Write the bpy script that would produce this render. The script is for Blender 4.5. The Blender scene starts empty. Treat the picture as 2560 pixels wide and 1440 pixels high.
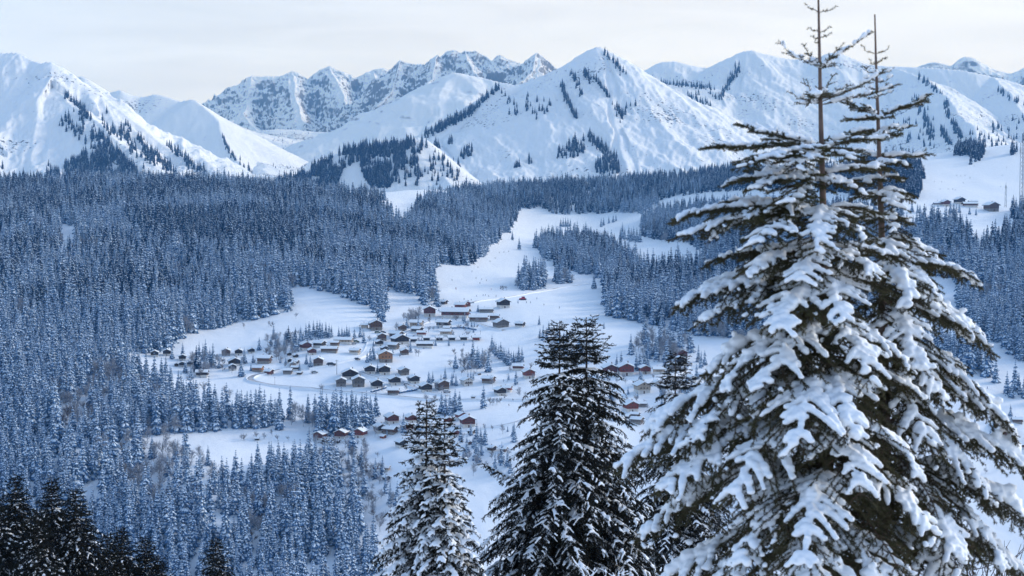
import bpy, math, random, time
import numpy as np
from mathutils import Vector, Matrix
T0 = time.time()
R = math.radians
sc = bpy.context.scene
COL = sc.collection
# ------------------------------------------------------------------ camera, sky, sun, exposure
F = 2560 * 50 / 36.0                  # focal length in photo pixels (50 mm on a 36 mm sensor)
HORIZON = 560.0                       # photo row of the horizon
PITCH = math.atan((720 - HORIZON) / F)
cam = bpy.data.cameras.new('camera')
cam.lens = 50; cam.sensor_width = 36; cam.clip_start = 0.1; cam.clip_end = 40000
cam.dof.use_dof = True; cam.dof.focus_distance = 900; cam.dof.aperture_fstop = 4.5
camo = bpy.data.objects.new('camera', cam); COL.objects.link(camo)
camo.location = (0, 0, 0); camo.rotation_euler = (R(90) - PITCH, 0, 0)
sc.camera = camo

HAZE = 7.5e-5
SUN_EL, SUN_AZ = R(21), R(62)
world = bpy.data.worlds.new('World'); sc.world = world; world.use_nodes = True
wn = world.node_tree.nodes; wl = world.node_tree.links
sky = wn.new('ShaderNodeTexSky'); sky.sky_type = 'NISHITA'; sky.sun_disc = False
sky.sun_elevation = SUN_EL; sky.sun_rotation = SUN_AZ; sky.air_density = 1.0; sky.dust_density = 0.6; sky.ozone_density = 3.0
geo = wn.new('ShaderNodeTexCoord')
sep = wn.new('ShaderNodeSeparateXYZ'); wl.new(geo.outputs['Generated'], sep.inputs[0])
# thin high cloud: thick near the horizon, opening towards the zenith
mp = wn.new('ShaderNodeMapping'); mp.inputs['Scale'].default_value = (1.6, 1.6, 13); mp.inputs['Rotation'].default_value = (0, 0.10, 0)
wl.new(geo.outputs['Generated'], mp.inputs[0])
cn = wn.new('ShaderNodeTexNoise'); cn.inputs['Scale'].default_value = 2.2; cn.inputs['Detail'].default_value = 7; cn.inputs['Roughness'].default_value = 0.55
wl.new(mp.outputs[0], cn.inputs[0])
el = wn.new('ShaderNodeMapRange'); el.inputs[1].default_value = 0.16; el.inputs[2].default_value = 0.42; el.inputs[3].default_value = 1.0; el.inputs[4].default_value = 0.10
wl.new(sep.outputs[2], el.inputs[0])
cr = wn.new('ShaderNodeMapRange'); cr.inputs[1].default_value = 0.28; cr.inputs[2].default_value = 0.62; cr.inputs[3].default_value = 0.95; cr.inputs[4].default_value = 1.0
wl.new(cn.outputs[0], cr.inputs[0])
fac = wn.new('ShaderNodeMath'); fac.operation = 'MULTIPLY'; wl.new(el.outputs[0], fac.inputs[0]); wl.new(cr.outputs[0], fac.inputs[1])
cc = wn.new('ShaderNodeMix'); cc.data_type = 'RGBA'
xr = wn.new('ShaderNodeMapRange'); xr.inputs[1].default_value = -0.34; xr.inputs[2].default_value = 0.12; wl.new(sep.outputs[0], xr.inputs[0])
wl.new(xr.outputs[0], cc.inputs[0])
cc.inputs[6].default_value = (1.98, 2.36, 2.98, 1)       # cloud away from the sun
cc.inputs[7].default_value = (2.48, 2.72, 3.08, 1)       # cloud towards the sun
c2 = wn.new('ShaderNodeTexNoise'); c2.inputs['Scale'].default_value = 5.0; c2.inputs['Detail'].default_value = 6; c2.inputs['Distortion'].default_value = 0.6; wl.new(mp.outputs[0], c2.inputs[0])
c3 = wn.new('ShaderNodeMapRange'); c3.inputs[1].default_value = 0.3; c3.inputs[2].default_value = 0.7; c3.inputs[3].default_value = 0.96; c3.inputs[4].default_value = 1.10; wl.new(c2.outputs[0], c3.inputs[0])
cs = wn.new('ShaderNodeVectorMath'); cs.operation = 'SCALE'; wl.new(cc.outputs[2], cs.inputs[0]); wl.new(c3.outputs[0], cs.inputs['Scale'])
mx = wn.new('ShaderNodeMix'); mx.data_type = 'RGBA'
wl.new(fac.outputs[0], mx.inputs[0]); wl.new(sky.outputs[0], mx.inputs[6]); wl.new(cs.outputs[0], mx.inputs[7])
wl.new(mx.outputs[2], wn['Background'].inputs[0]); wn['Background'].inputs[1].default_value = 0.15
sun = bpy.data.lights.new('sun', 'SUN'); sun.energy = 1.0; sun.angle = R(12); sun.color = (1.0, 0.98, 0.95)
suno = bpy.data.objects.new('sun', sun); COL.objects.link(suno)
suno.rotation_euler = Vector((math.sin(SUN_AZ) * math.cos(SUN_EL), math.cos(SUN_AZ) * math.cos(SUN_EL), math.sin(SUN_EL))).to_track_quat('Z', 'Y').to_euler()
sc.view_settings.view_transform = 'Standard'; sc.view_settings.look = 'None'; sc.view_settings.gamma = 1
sc.view_settings.exposure = 1.25
sc.cycles.max_bounces = 5; sc.cycles.diffuse_bounces = 3; sc.cycles.glossy_bounces = 1; sc.cycles.transmission_bounces = 1
sc.cycles.volume_bounces = 0; sc.cycles.transparent_max_bounces = 4; sc.cycles.use_denoising = True
sc.cycles.caustics_reflective = False; sc.cycles.caustics_refractive = False

# ------------------------------------------------------------------ helpers
def px2ut(px, py):
    """photo pixel -> (X/Y, Z/Y) of the ray through it"""
    a = (np.asarray(px, float) - 1280) / F; b = (720 - np.asarray(py, float)) / F
    c, s = math.cos(PITCH), math.sin(PITCH)
    y = c + b * s
    return a / y, (-s + b * c) / y
def ut2px(u, t):
    c, s = math.cos(PITCH), math.sin(PITCH)
    d = c - t * s
    return 1280 + F * u / d, 720 - F * (s + t * c) / d
def P3(px, py, Y):
    u, t = px2ut(px, py)
    return np.array([u * Y, Y, t * Y])

_pr = np.random.default_rng(7)
_perm = np.concatenate([_pr.permutation(512)] * 3)
_grad = _pr.normal(size=(512, 3)); _grad /= np.linalg.norm(_grad, axis=1)[:, None]
def noise(x, y, z=0.0):
    x, y, z = np.broadcast_arrays(np.asarray(x, float), np.asarray(y, float), np.asarray(z, float))
    xi, yi, zi = np.floor(x).astype(int), np.floor(y).astype(int), np.floor(z).astype(int)
    xf, yf, zf = x - xi, y - yi, z - zi
    f = lambda t: t * t * t * (t * (t * 6 - 15) + 10)
    w = (f(xf), f(yf), f(zf)); out = 0
    for i in (0, 1):
        for j in (0, 1):
            for k in (0, 1):
                h = _perm[_perm[_perm[(xi + i) & 511] + ((yi + j) & 511)] + ((zi + k) & 511)]
                g = _grad[h]
                d = g[..., 0] * (xf - i) + g[..., 1] * (yf - j) + g[..., 2] * (zf - k)
                out = out + d * (w[0] if i else 1 - w[0]) * (w[1] if j else 1 - w[1]) * (w[2] if k else 1 - w[2])
    return out * 1.5
def fbm(x, y, z=0.0, o=5, g=0.5):
    s, a = 0, 1.0
    for i in range(o):
        s = s + a * noise(x * 2 ** i + 17 * i, y * 2 ** i - 9 * i, z); a *= g
    return s
def ridged(x, y, o=5, g=0.55):
    s, a = 0, 1.0
    for i in range(o):
        s = s + a * (1 - 2 * np.abs(noise(x * 2 ** i + 31 * i, y * 2 ** i + 5 * i))); a *= g
    return s

def mesh_from(name, V, faces, mats, mi=None, smooth=False):
    """V (n,3); faces: list of (m,k) int arrays; mi: list of material indices per array (int or array)"""
    me = bpy.data.meshes.new(name)
    V = np.ascontiguousarray(V, dtype=np.float32)
    faces = [np.asarray(f, dtype=np.int32) for f in faces if len(f)]
    loops = np.concatenate([f.ravel() for f in faces]); tot = np.concatenate([np.full(len(f), f.shape[1], np.int32) for f in faces])
    me.vertices.add(len(V)); me.vertices.foreach_set('co', V.ravel())
    me.loops.add(len(loops)); me.loops.foreach_set('vertex_index', loops)
    me.polygons.add(len(tot)); st = np.zeros(len(tot), np.int32); st[1:] = np.cumsum(tot)[:-1]
    me.polygons.foreach_set('loop_start', st); me.polygons.foreach_set('loop_total', tot)
    for m in mats: me.materials.append(m)
    if mi is not None:
        me.polygons.foreach_set('material_index', np.concatenate([np.broadcast_to(np.asarray(m, np.int32), (len(f),)) for m, f in zip(mi, faces)]))
    me.polygons.foreach_set('use_smooth', np.full(len(tot), smooth))
    me.update(calc_edges=True)
    return me
def link(name, me, parent=None, **kw):
    o = bpy.data.objects.new(name, me); COL.objects.link(o)
    if parent is not None: o.parent = parent
    for k, v in kw.items(): o[k] = v
    return o
def thing(name, label, cat, loc=(0, 0, 0), rz=0.0, group=None, scale=1.0):
    o = bpy.data.objects.new(name, None); COL.objects.link(o)
    o.location = loc; o.rotation_euler = (0, 0, rz); o.scale = (scale,) * 3
    o.empty_display_size = 0.5
    o['label'] = label; o['category'] = cat
    if group: o['group'] = group
    return o
def dup(root, loc, rz=0.0, scale=1.0, label=None, group=None):
    r = root.copy(); COL.objects.link(r)
    r.location = loc; r.rotation_euler = (0, 0, rz); r.scale = (scale,) * 3
    if label: r['label'] = label
    if group: r['group'] = group
    for ch in list(root.children):
        c = ch.copy(); COL.objects.link(c); c.parent = r
        for g in list(ch.children):
            d = g.copy(); COL.objects.link(d); d.parent = c
    return r
def park(root):
    """drop a first-of-its-kind that has only served as the source of copies"""
    for ch in list(root.children):
        for g in list(ch.children): bpy.data.objects.remove(g)
        bpy.data.objects.remove(ch)
    bpy.data.objects.remove(root)

class MB:
    """collects boxes, tubes and polygons for one mesh"""
    def __init__(self): self.v, self.q, self.t, self.n = [], [], [], 0
    def add(self, v, q=None, t=None):
        v = np.asarray(v, float)
        if q is not None: self.q.append(np.asarray(q) + self.n)
        if t is not None: self.t.append(np.asarray(t) + self.n)
        self.v.append(v); self.n += len(v)
    def box(self, x0, x1, y0, y1, z0, z1):
        v = [(x, y, z) for z in (z0, z1) for y in (y0, y1) for x in (x0, x1)]
        self.add(v, [(0, 2, 3, 1), (4, 5, 7, 6), (0, 1, 5, 4), (2, 6, 7, 3), (0, 4, 6, 2), (1, 3, 7, 5)])
    def tube(self, pts, rad, n=6):
        pts = np.asarray(pts, float); rad = np.broadcast_to(np.asarray(rad, float), (len(pts),))
        tg = np.gradient(pts, axis=0); tg /= np.linalg.norm(tg, axis=1)[:, None] + 1e-9
        ref = np.array([0, 0, 1.0]) if abs(tg[0, 2]) < .9 else np.array([1.0, 0, 0])
        a = np.cross(tg, ref); a /= np.linalg.norm(a, axis=1)[:, None] + 1e-9; b = np.cross(tg, a)
        an = np.arange(n) * 2 * math.pi / n
        v = pts[:, None] + rad[:, None, None] * (a[:, None] * np.cos(an)[None, :, None] + b[:, None] * np.sin(an)[None, :, None])
        q = []
        for i in range(len(pts) - 1):
            for j in range(n):
                k = (j + 1) % n
                q.append((i * n + j, i * n + k, (i + 1) * n + k, (i + 1) * n + j))
        m = len(pts) * n
        v = np.concatenate([v.reshape(-1, 3), pts[:1], pts[-1:]])
        t = [(m, (j + 1) % n, j) for j in range(n)] + [(m + 1, m - n + j, m - n + (j + 1) % n) for j in range(n)]
        self.add(v, q, t)
    def build(self, name, mat, parent=None, smooth=False, **kw):
        return link(name, self.mesh(name, mat, smooth), parent, **kw)
    def mesh(self, name, mat, smooth=False):
        fs = []
        if self.q: fs.append(np.concatenate(self.q))
        if self.t: fs.append(np.concatenate(self.t))
        return mesh_from(name, np.concatenate(self.v), fs, [mat] if not isinstance(mat, list) else mat, None, smooth)

def material(name, col, rough=0.8, var=0.0, scale=3.0, bump=0.0, bscale=20.0, col2=None, spec=0.3):
    m = bpy.data.materials.new(name); m.use_nodes = True
    nt = m.node_tree; b = nt.nodes['Principled BSDF']
    b.inputs['Roughness'].default_value = rough; b.inputs['Specular IOR Level'].default_value = spec
    b.inputs['Base Color'].default_value = (*col, 1)
    tc = nt.nodes.new('ShaderNodeTexCoord')
    if var or col2:
        nz = nt.nodes.new('ShaderNodeTexNoise'); nz.inputs['Scale'].default_value = scale; nz.inputs['Detail'].default_value = 5
        nt.links.new(tc.outputs['Object'], nz.inputs[0])
        rp = nt.nodes.new('ShaderNodeValToRGB')
        c2 = col2 or tuple(c * (1 - var) for c in col); c1 = col if col2 else tuple(min(1, c * (1 + var)) for c in col)
        rp.color_ramp.elements[0].position = 0.35; rp.color_ramp.elements[1].position = 0.65
        rp.color_ramp.elements[0].color = (*c2, 1); rp.color_ramp.elements[1].color = (*c1, 1)
        nt.links.new(nz.outputs[0], rp.inputs[0]); nt.links.new(rp.outputs[0], b.inputs['Base Color'])
    if bump:
        n2 = nt.nodes.new('ShaderNodeTexNoise'); n2.inputs['Scale'].default_value = bscale; n2.inputs['Detail'].default_value = 4
        nt.links.new(tc.outputs['Object'], n2.inputs[0])
        bp = nt.nodes.new('ShaderNodeBump'); bp.inputs['Strength'].default_value = 0.6; bp.inputs['Distance'].default_value = bump
        nt.links.new(n2.outputs[0], bp.inputs['Height']); nt.links.new(bp.outputs[0], b.inputs['Normal'])
    return m
# ------------------------------------------------------------------ snow materials
def snow_terrain_mat(name, rock_thr, rock_soft=0.05, nscale=0.02, namp=0.25, rock=(0.17, 0.17, 0.18), speck=0.0, bands=0.0, bandrot=0.3, snow=(0.84, 0.86, 0.89)):
    m = bpy.data.materials.new(name); m.use_nodes = True
    nt = m.node_tree; N = nt.nodes; L = nt.links; b = N['Principled BSDF']
    b.inputs['Roughness'].default_value = 0.75; b.inputs['Specular IOR Level'].default_value = 0.2
    tc = N.new('ShaderNodeTexCoord'); ge = N.new('ShaderNodeNewGeometry'); sp = N.new('ShaderNodeSeparateXYZ')
    L.new(ge.outputs['Normal'], sp.inputs[0])
    nz = N.new('ShaderNodeTexNoise'); nz.inputs['Scale'].default_value = nscale; nz.inputs['Detail'].default_value = 8; nz.inputs['Roughness'].default_value = 0.62
    L.new(tc.outputs['Object'], nz.inputs[0])
    md = N.new('ShaderNodeMath'); md.operation = 'MULTIPLY_ADD'; md.inputs[1].default_value = namp * 2; L.new(nz.outputs[0], md.inputs[0])
    sub = N.new('ShaderNodeMath'); sub.operation = 'SUBTRACT'; L.new(sp.outputs[2], sub.inputs[0]); sub.inputs[1].default_value = namp
    L.new(sub.outputs[0], md.inputs[2]); val = md.outputs[0]
    if bands:
        mp = N.new('ShaderNodeMapping'); mp.inputs['Rotation'].default_value = (0.15, bandrot, 0); L.new(tc.outputs['Object'], mp.inputs[0])
        wv = N.new('ShaderNodeTexWave'); wv.wave_type = 'BANDS'; wv.bands_direction = 'Z'; wv.inputs['Scale'].default_value = 0.0042
        wv.inputs['Distortion'].default_value = 5.0; wv.inputs['Detail'].default_value = 4; wv.inputs['Detail Scale'].default_value = 0.35
        L.new(mp.outputs[0], wv.inputs[0])
        m2 = N.new('ShaderNodeMath'); m2.operation = 'MULTIPLY_ADD'; m2.inputs[1].default_value = -bands; L.new(wv.outputs['Fac'], m2.inputs[0]); L.new(val, m2.inputs[2])
        a2 = N.new('ShaderNodeMath'); a2.operation = 'ADD'; a2.inputs[1].default_value = bands * 0.5; L.new(m2.outputs[0], a2.inputs[0]); val = a2.outputs[0]
    mr = N.new('ShaderNodeMapRange'); mr.inputs[1].default_value = rock_thr - rock_soft; mr.inputs[2].default_value = rock_thr + rock_soft
    L.new(val, mr.inputs[0]); f = mr.outputs[0]
    if speck:
        vz = N.new('ShaderNodeTexNoise'); vz.inputs['Scale'].default_value = 0.11; vz.inputs['Detail'].default_value = 3; L.new(tc.outputs['Object'], vz.inputs[0])
        pz = N.new('ShaderNodeTexNoise'); pz.inputs['Scale'].default_value = 0.006; pz.inputs['Detail'].default_value = 3; L.new(tc.outputs['Object'], pz.inputs[0])
        ad = N.new('ShaderNodeMath'); ad.operation = 'MULTIPLY_ADD'; ad.inputs[1].default_value = 0.75; L.new(pz.outputs[0], ad.inputs[0]); L.new(vz.outputs[0], ad.inputs[2])
        r2 = N.new('ShaderNodeMapRange'); r2.inputs[1].default_value = speck + 0.03; r2.inputs[2].default_value = speck - 0.03; L.new(ad.outputs[0], r2.inputs[0])
        mn = N.new('ShaderNodeMath'); mn.operation = 'MULTIPLY'; L.new(f, mn.inputs[0]); L.new(r2.outputs[0], mn.inputs[1]); f = mn.outputs[0]
    rv = N.new('ShaderNodeValToRGB'); rv.color_ramp.elements[0].color = tuple(c * .6 for c in rock) + (1,); rv.color_ramp.elements[1].color = tuple(c * 1.5 for c in rock) + (1,)
    rn = N.new('ShaderNodeTexNoise'); rn.inputs['Scale'].default_value = 0.05; rn.inputs['Detail'].default_value = 6; L.new(tc.outputs['Object'], rn.inputs[0]); L.new(rn.outputs[0], rv.inputs[0])
    mx = N.new('ShaderNodeMix'); mx.data_type = 'RGBA'; L.new(f, mx.inputs[0]); L.new(rv.outputs[0], mx.inputs[6]); mx.inputs[7].default_value = (*snow, 1)
    L.new(mx.outputs[2], b.inputs['Base Color'])
    bn = N.new('ShaderNodeTexNoise'); bn.inputs['Scale'].default_value = 0.08; bn.inputs['Detail'].default_value = 6; L.new(tc.outputs['Object'], bn.inputs[0])
    bp = N.new('ShaderNodeBump'); bp.inputs['Strength'].default_value = 0.35; bp.inputs['Distance'].default_value = 2.5
    L.new(bn.outputs[0], bp.inputs['Height']); L.new(bp.outputs[0], b.inputs['Normal'])
    return m

# ------------------------------------------------------------------ valley terrain: a thin-plate surface through surveyed points
CTRL = {
    -250: [(1440, 770), (1200, 850), (1000, 990), (850, 1160), (700, 1420), (560, 1850), (475, 2300)],
    150: [(1440, 760), (1200, 850), (1000, 980), (850, 1150), (700, 1400), (560, 1800), (466, 2300)],
    500: [(1440, 760), (1300, 800), (1100, 930), (1000, 1030), (900, 1130), (840, 1220), (750, 1380), (600, 1700), (466, 2350)],
    800: [(1440, 760), (1200, 880), (1090, 960), (960, 1080), (880, 1160), (800, 1280), (720, 1420), (600, 1750), (500, 2250), (476, 2450)],
    1100: [(1440, 770), (1200, 860), (1050, 980), (980, 1060), (900, 1150), (830, 1250), (770, 1370), (700, 1600), (600, 1950), (500, 2500), (474, 2750)],
    1300: [(1440, 780), (1150, 880), (1000, 1030), (900, 1150), (800, 1300), (745, 1450), (680, 1750), (600, 2200), (545, 2700), (510, 2850), (464, 3050)],
    1500: [(1440, 790), (1100, 910), (950, 1080), (850, 1200), (780, 1350), (700, 1650), (640, 1950), (600, 2250), (545, 2750), (510, 2900), (455, 3150)],
    1800: [(1440, 790), (1100, 910), (950, 1060), (860, 1180), (750, 1400), (650, 1700), (560, 2200), (500, 2600), (440, 3000), (424, 3200)],
    2100: [(1440, 800), (1100, 920), (900, 1120), (750, 1350), (600, 1600), (520, 1850), (450, 2200), (405, 2600)],
    2400: [(1440, 820), (1100, 950), (950, 1050), (850, 1180), (700, 1400), (600, 1600), (530, 1800), (505, 1880), (440, 2200), (376, 2550)],
    2560: [(1440, 830), (1100, 960), (950, 1060), (850, 1190), (700, 1420), (600, 1620), (540, 1800), (505, 1900), (440, 2180), (358, 2520)],
    2850: [(1440, 840), (1100, 970), (950, 1070), (850, 1200), (700, 1420), (600, 1620), (505, 1900), (440, 2180), (350, 2500)],
}
_c = []
for px, rows in CTRL.items():
    for py, Y in rows:
        u, t = px2ut(px, py); _c.append((u, math.log(Y), t))
    u, t = px2ut(px, rows[-1][0]); Yr = rows[-1][1]
    _c.append((u, math.log(Yr * 1.18), t - 0.018)); _c.append((u, math.log(Yr * 1.5), t - 0.05))
for px in (-600, 0, 640, 1280, 1920, 2560, 3160):
    u, _ = px2ut(px, 560)
    for Y, t in ((1.0, -1.9), (3, -1.05), (8, -.72), (20, -.60), (60, -.54), (180, -.50), (420, -.43), (600, -.345), (690, -.29)):
        _c.append((u, math.log(Y), t))
_c = np.array(_c)
def _tps_fit(p, z, lam=1e-4):
    d = np.linalg.norm(p[:, None] - p[None], axis=2)
    K = np.where(d > 0, d * d * np.log(d + 1e-12), 0); n = len(p)
    A = np.zeros((n + 3, n + 3)); A[:n, :n] = K + lam * np.eye(n); A[:n, n] = 1; A[:n, n + 1:] = p; A[n, :n] = 1; A[n + 1:, :n] = p.T
    return np.linalg.solve(A, np.concatenate([z, np.zeros(3)]))
_S = np.array([3.0, 1.0])
_pts = _c[:, :2] * _S
_w = _tps_fit(_pts, _c[:, 2])
def _tps(u, v):
    q = np.stack([np.asarray(u) * _S[0], np.asarray(v) * _S[1]], -1).reshape(-1, 2); out = np.empty(len(q))
    for i in range(0, len(q), 20000):
        d = np.linalg.norm(q[i:i + 20000, None] - _pts[None], axis=2)
        out[i:i + 20000] = (d * d * np.log(d + 1e-12)) @ _w[:-3] + _w[-3] + q[i:i + 20000] @ _w[-2:]
    return out.reshape(np.shape(u))
NU, NV = 460, 620
GU = np.linspace(-0.62, 0.62, NU); GV = np.linspace(math.log(1.0), math.log(4700), NV)
UU, VV = np.meshgrid(GU, GV, indexing='ij')
YY = np.exp(VV); XX = UU * YY
TT = _tps(UU, VV)
TT = TT + (fbm(XX / 130, YY / 130, 3.3, 4) * 3.0 + fbm(XX / 24, YY / 24, 1.3, 3) * 0.55) * np.clip((YY - 300) / 500, 0, 1) / YY
ZZ = TT * YY
def ground_t(u, v):
    a = np.clip((np.asarray(u) - GU[0]) / (GU[1] - GU[0]), 0, NU - 1.001); b = np.clip((np.asarray(v) - GV[0]) / (GV[1] - GV[0]), 0, NV - 1.001)
    i, j = a.astype(int), b.astype(int); a, b = a - i, b - j
    return TT[i, j] * (1 - a) * (1 - b) + TT[i + 1, j] * a * (1 - b) + TT[i, j + 1] * (1 - a) * b + TT[i + 1, j + 1] * a * b
def ground_z(x, y):
    x, y = np.asarray(x, float), np.asarray(y, float)
    return ground_t(x / y, np.log(y)) * y
_vs = np.linspace(math.log(640), math.log(3600), 700)
def at(px, py, base=None):
    """where the ray through a photo pixel first meets the valley floor"""
    u, t = px2ut(px, py)
    tt = ground_t(np.full(700, u), _vs); k = np.nonzero(tt >= t)[0]
    k = k[0] if len(k) else int(np.argmax(tt))
    Y = math.exp(_vs[k]); 
    if k > 0 and tt[k] > t > tt[k - 1]: Y = math.exp(_vs[k - 1] + (_vs[k] - _vs[k - 1]) * (t - tt[k - 1]) / (tt[k] - tt[k - 1]))
    return np.array([u * Y, Y, float(ground_z(u * Y, Y))])
M_GROUND = snow_terrain_mat('valley_snow', -2.0)
def grid_faces(nu, nv):
    i, j = np.meshgrid(np.arange(nu - 1), np.arange(nv - 1), indexing='ij')
    a = (i * nv + j).ravel()
    return np.stack([a, a + nv, a + nv + 1, a + 1], 1)
link('snow_ground', mesh_from('snow_ground', np.stack([XX, YY, ZZ], -1).reshape(-1, 3), [grid_faces(NU, NV)], [M_GROUND], None, True),
     label='white snow covering the valley floor, meadows and wooded slopes', category='ground', kind='structure')

# ------------------------------------------------------------------ mountains: ridge skeletons with slopes falling away on both sides
MOUNT = {}
def mountain(name, label, ridges, Y0, Y1, slope, H, amp, nl, mat, pad=0.05, nu=420, nv=200, warp=25.0, ramp=120.0, terrace=0.0, rid=0.6, rib=2.6, fine=0.08, oct_=5):
    P, S = [], []
    for r in ridges:
        s = slope
        if isinstance(r, tuple): r, s = r
        q = np.array([P3(*p) for p in r])
        seg = np.linalg.norm(np.diff(q, axis=0), axis=1); c = np.concatenate([[0], np.cumsum(seg)])
        tt = np.arange(0, c[-1], 14.0); P.append(np.stack([np.interp(tt, c, q[:, k]) for k in range(3)], 1)); S.append(np.full(len(tt), s))
    P = np.concatenate(P); S = np.concatenate(S)
    uu = P[:, 0] / P[:, 1]; u0, u1 = uu.min() - pad, uu.max() + pad
    gu = np.linspace(u0, u1, nu); gy = np.linspace(Y0, Y1, nv)
    U, Yg = np.meshgrid(gu, gy, indexing='ij'); X = U * Yg
    wx = fbm(X / 210, Yg / 210, 5.1, 3) * warp; wy = fbm(X / 210, Yg / 210, 9.7, 3) * warp
    z = np.full(X.size, -1e9); dd = np.zeros(X.size); q = np.stack([(X + wx).ravel(), (Yg + wy).ravel()], 1)
    for i in range(0, len(q), 6000):
        d = np.sqrt((q[i:i + 6000, 0:1] - P[None, :, 0]) ** 2 + (q[i:i + 6000, 1:2] - P[None, :, 1]) ** 2)
        h = P[None, :, 2] - H * (1 - np.exp(-S[None] * d / H))
        k = h.argmax(1); z[i:i + 6000] = h[np.arange(len(k)), k]; dd[i:i + 6000] = d[np.arange(len(k)), k]
    z = z.reshape(X.shape); dd = dd.reshape(X.shape)
    k = np.clip(dd / ramp, 0.12, 1)
    z = z + amp * k * (rid * (ridged((X + 0.25 * Yg) / nl, Yg / (nl * rib), oct_) - 0.6) + (1 - rid) * fbm(X / nl, Yg / (nl * rib), 2.2, 6))
    z = z + fine * amp * np.clip(dd / 30, 0.3, 1) * ridged((X - 0.2 * Yg) / (nl * .2) + 3, Yg / (nl * .2 * rib), 4)
    if terrace:
        qv = z + 0.35 * X + 40 * fbm(X / 300, Yg / 300, 4.4, 3)
        z = z + terrace * np.sin(qv * 2 * math.pi / 75.0) * np.clip(dd / 60, 0, 1)
    me = mesh_from(name, np.stack([X, Yg, z], -1).reshape(-1, 3), [grid_faces(nu, nv)], [mat], None, True)
    link(name, me, label=label, category='mountain', kind='structure')
    MOUNT[label] = (gu, gy, z)
    return label
def mt_at(key, px, py):
    gu, gy, z = MOUNT[key]; u, t = px2ut(px, py)
    a = min(max((u - gu[0]) / (gu[1] - gu[0]), 0), len(gu) - 1.001); i = int(a); a -= i
    zz = z[i] * (1 - a) + z[i + 1] * a; tt = zz / gy
    k = np.nonzero(tt >= t)[0]
    if not len(k): return None
    Y = gy[k[0]]
    if k[0] > 0:
        t0, t1 = tt[k[0] - 1], tt[k[0]]; Y = gy[k[0] - 1] + (gy[k[0]] - gy[k[0] - 1]) * (t - t0) / (t1 - t0)
    return np.array([u * Y, Y, t * Y])

MM_SOFT = snow_terrain_mat('alpine_snow', 0.50, 0.05, 0.02, 0.16, rock=(0.13, 0.13, 0.14), speck=1.12)
MM_FACE = snow_terrain_mat('snowy_shrub_slope', 0.46, 0.05, 0.018, 0.2, rock=(0.10, 0.10, 0.11), speck=1.09)
MM_ROCK = snow_terrain_mat('snow_dusted_rock', 0.66, 0.09, 0.034, 0.26, rock=(0.17, 0.17, 0.18), bands=0.05)
MM_CRAG = snow_terrain_mat('banded_snowy_rock', 0.62, 0.06, 0.012, 0.26, rock=(0.17, 0.17, 0.18), bands=0.26, bandrot=-0.45)

LEFT = mountain('snowy_mountain', 'white snow peak at the far left with dark trees running down its sunlit spur', [
    [(-420, 330, 4300), (-250, 230, 4150), (-110, 155, 4050), (0, 133, 4000), (40, 130, 4000), (75, 148, 3980), (110, 160, 3950), (130, 154, 3940), (152, 172, 3920), (190, 194, 3900), (246, 238, 3860), (327, 301, 3800), (397, 354, 3740), (506, 417, 3640), (600, 452, 3560)],
    [(48, 140, 3980), (60, 182, 3900), (120, 217, 3840), (169, 245, 3760), (218, 287, 3660), (275, 325, 3580), (330, 372, 3500), (400, 430, 3420), (450, 470, 3350)],
    [(246, 238, 3860), (300, 330, 3700), (360, 400, 3580), (420, 450, 3480)],
    ([(-60, 200, 3950), (-40, 300, 3700), (0, 400, 3450)], 0.6)],
    3000, 4500, 0.78, 700, 26, 150, MM_FACE, nu=420, nv=220, warp=18, rib=4.0, fine=0.12)
BACK = mountain('snowy_mountain', 'smooth white ridge behind the left peak dropping to a sharp right edge', [
    [(150, 210, 5500), (190, 192, 5450), (206, 191, 5400), (235, 215, 5350), (262, 235, 5300), (299, 223, 5200), (330, 236, 5200), (352, 242, 5200), (372, 240, 5200), (390, 234, 5200), (420, 242, 5180), (446, 253, 5150), (460, 250, 5140), (478, 247, 5120), (506, 266, 5050), (538, 293, 4950), (552, 330, 4800), (572, 380, 4550), (612, 420, 4350), (650, 450, 4200)]],
    3900, 6000, 0.62, 900, 9, 260, MM_SOFT, nu=300, nv=150, warp=8)
FARL = mountain('snowy_mountain', 'grey banded rock massif with snowy ledges left of the centre skyline', [
    [(440, 300, 8300), (506, 266, 8300), (528, 256, 8250), (545, 249, 8200), (560, 244, 8150), (598, 240, 8100), (606, 216, 8100), (616, 203, 8100), (632, 191, 8100), (668, 192, 8100), (705, 191, 8100), (720, 184, 8080), (733, 180, 8080), (748, 186, 8080), (757, 197, 8080), (763, 204, 8080), (790, 185, 8150), (800, 176, 8150), (822, 169, 8150), (838, 176, 8150), (850, 192, 8150), (858, 208, 8150), (876, 220, 8150), (890, 215, 8200), (905, 202, 8200), (918, 189, 8200), (935, 179, 8200), (950, 174, 8200), (972, 178, 8200), (1010, 200, 8200)],
    [(632, 191, 8100), (620, 240, 7900), (610, 290, 7600), (640, 330, 7300)], [(733, 182, 8080), (740, 250, 7700), (760, 310, 7300)],
    [(822, 170, 8150), (860, 250, 7700), (880, 320, 7250)], [(935, 180, 8200), (960, 260, 7600), (1000, 320, 7150)]],
    6500, 9200, 1.15, 700, 115, 330, MM_ROCK, nu=680, nv=400, warp=18, ramp=170, terrace=0, fine=0.10, rib=1.6, oct_=7)
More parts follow.
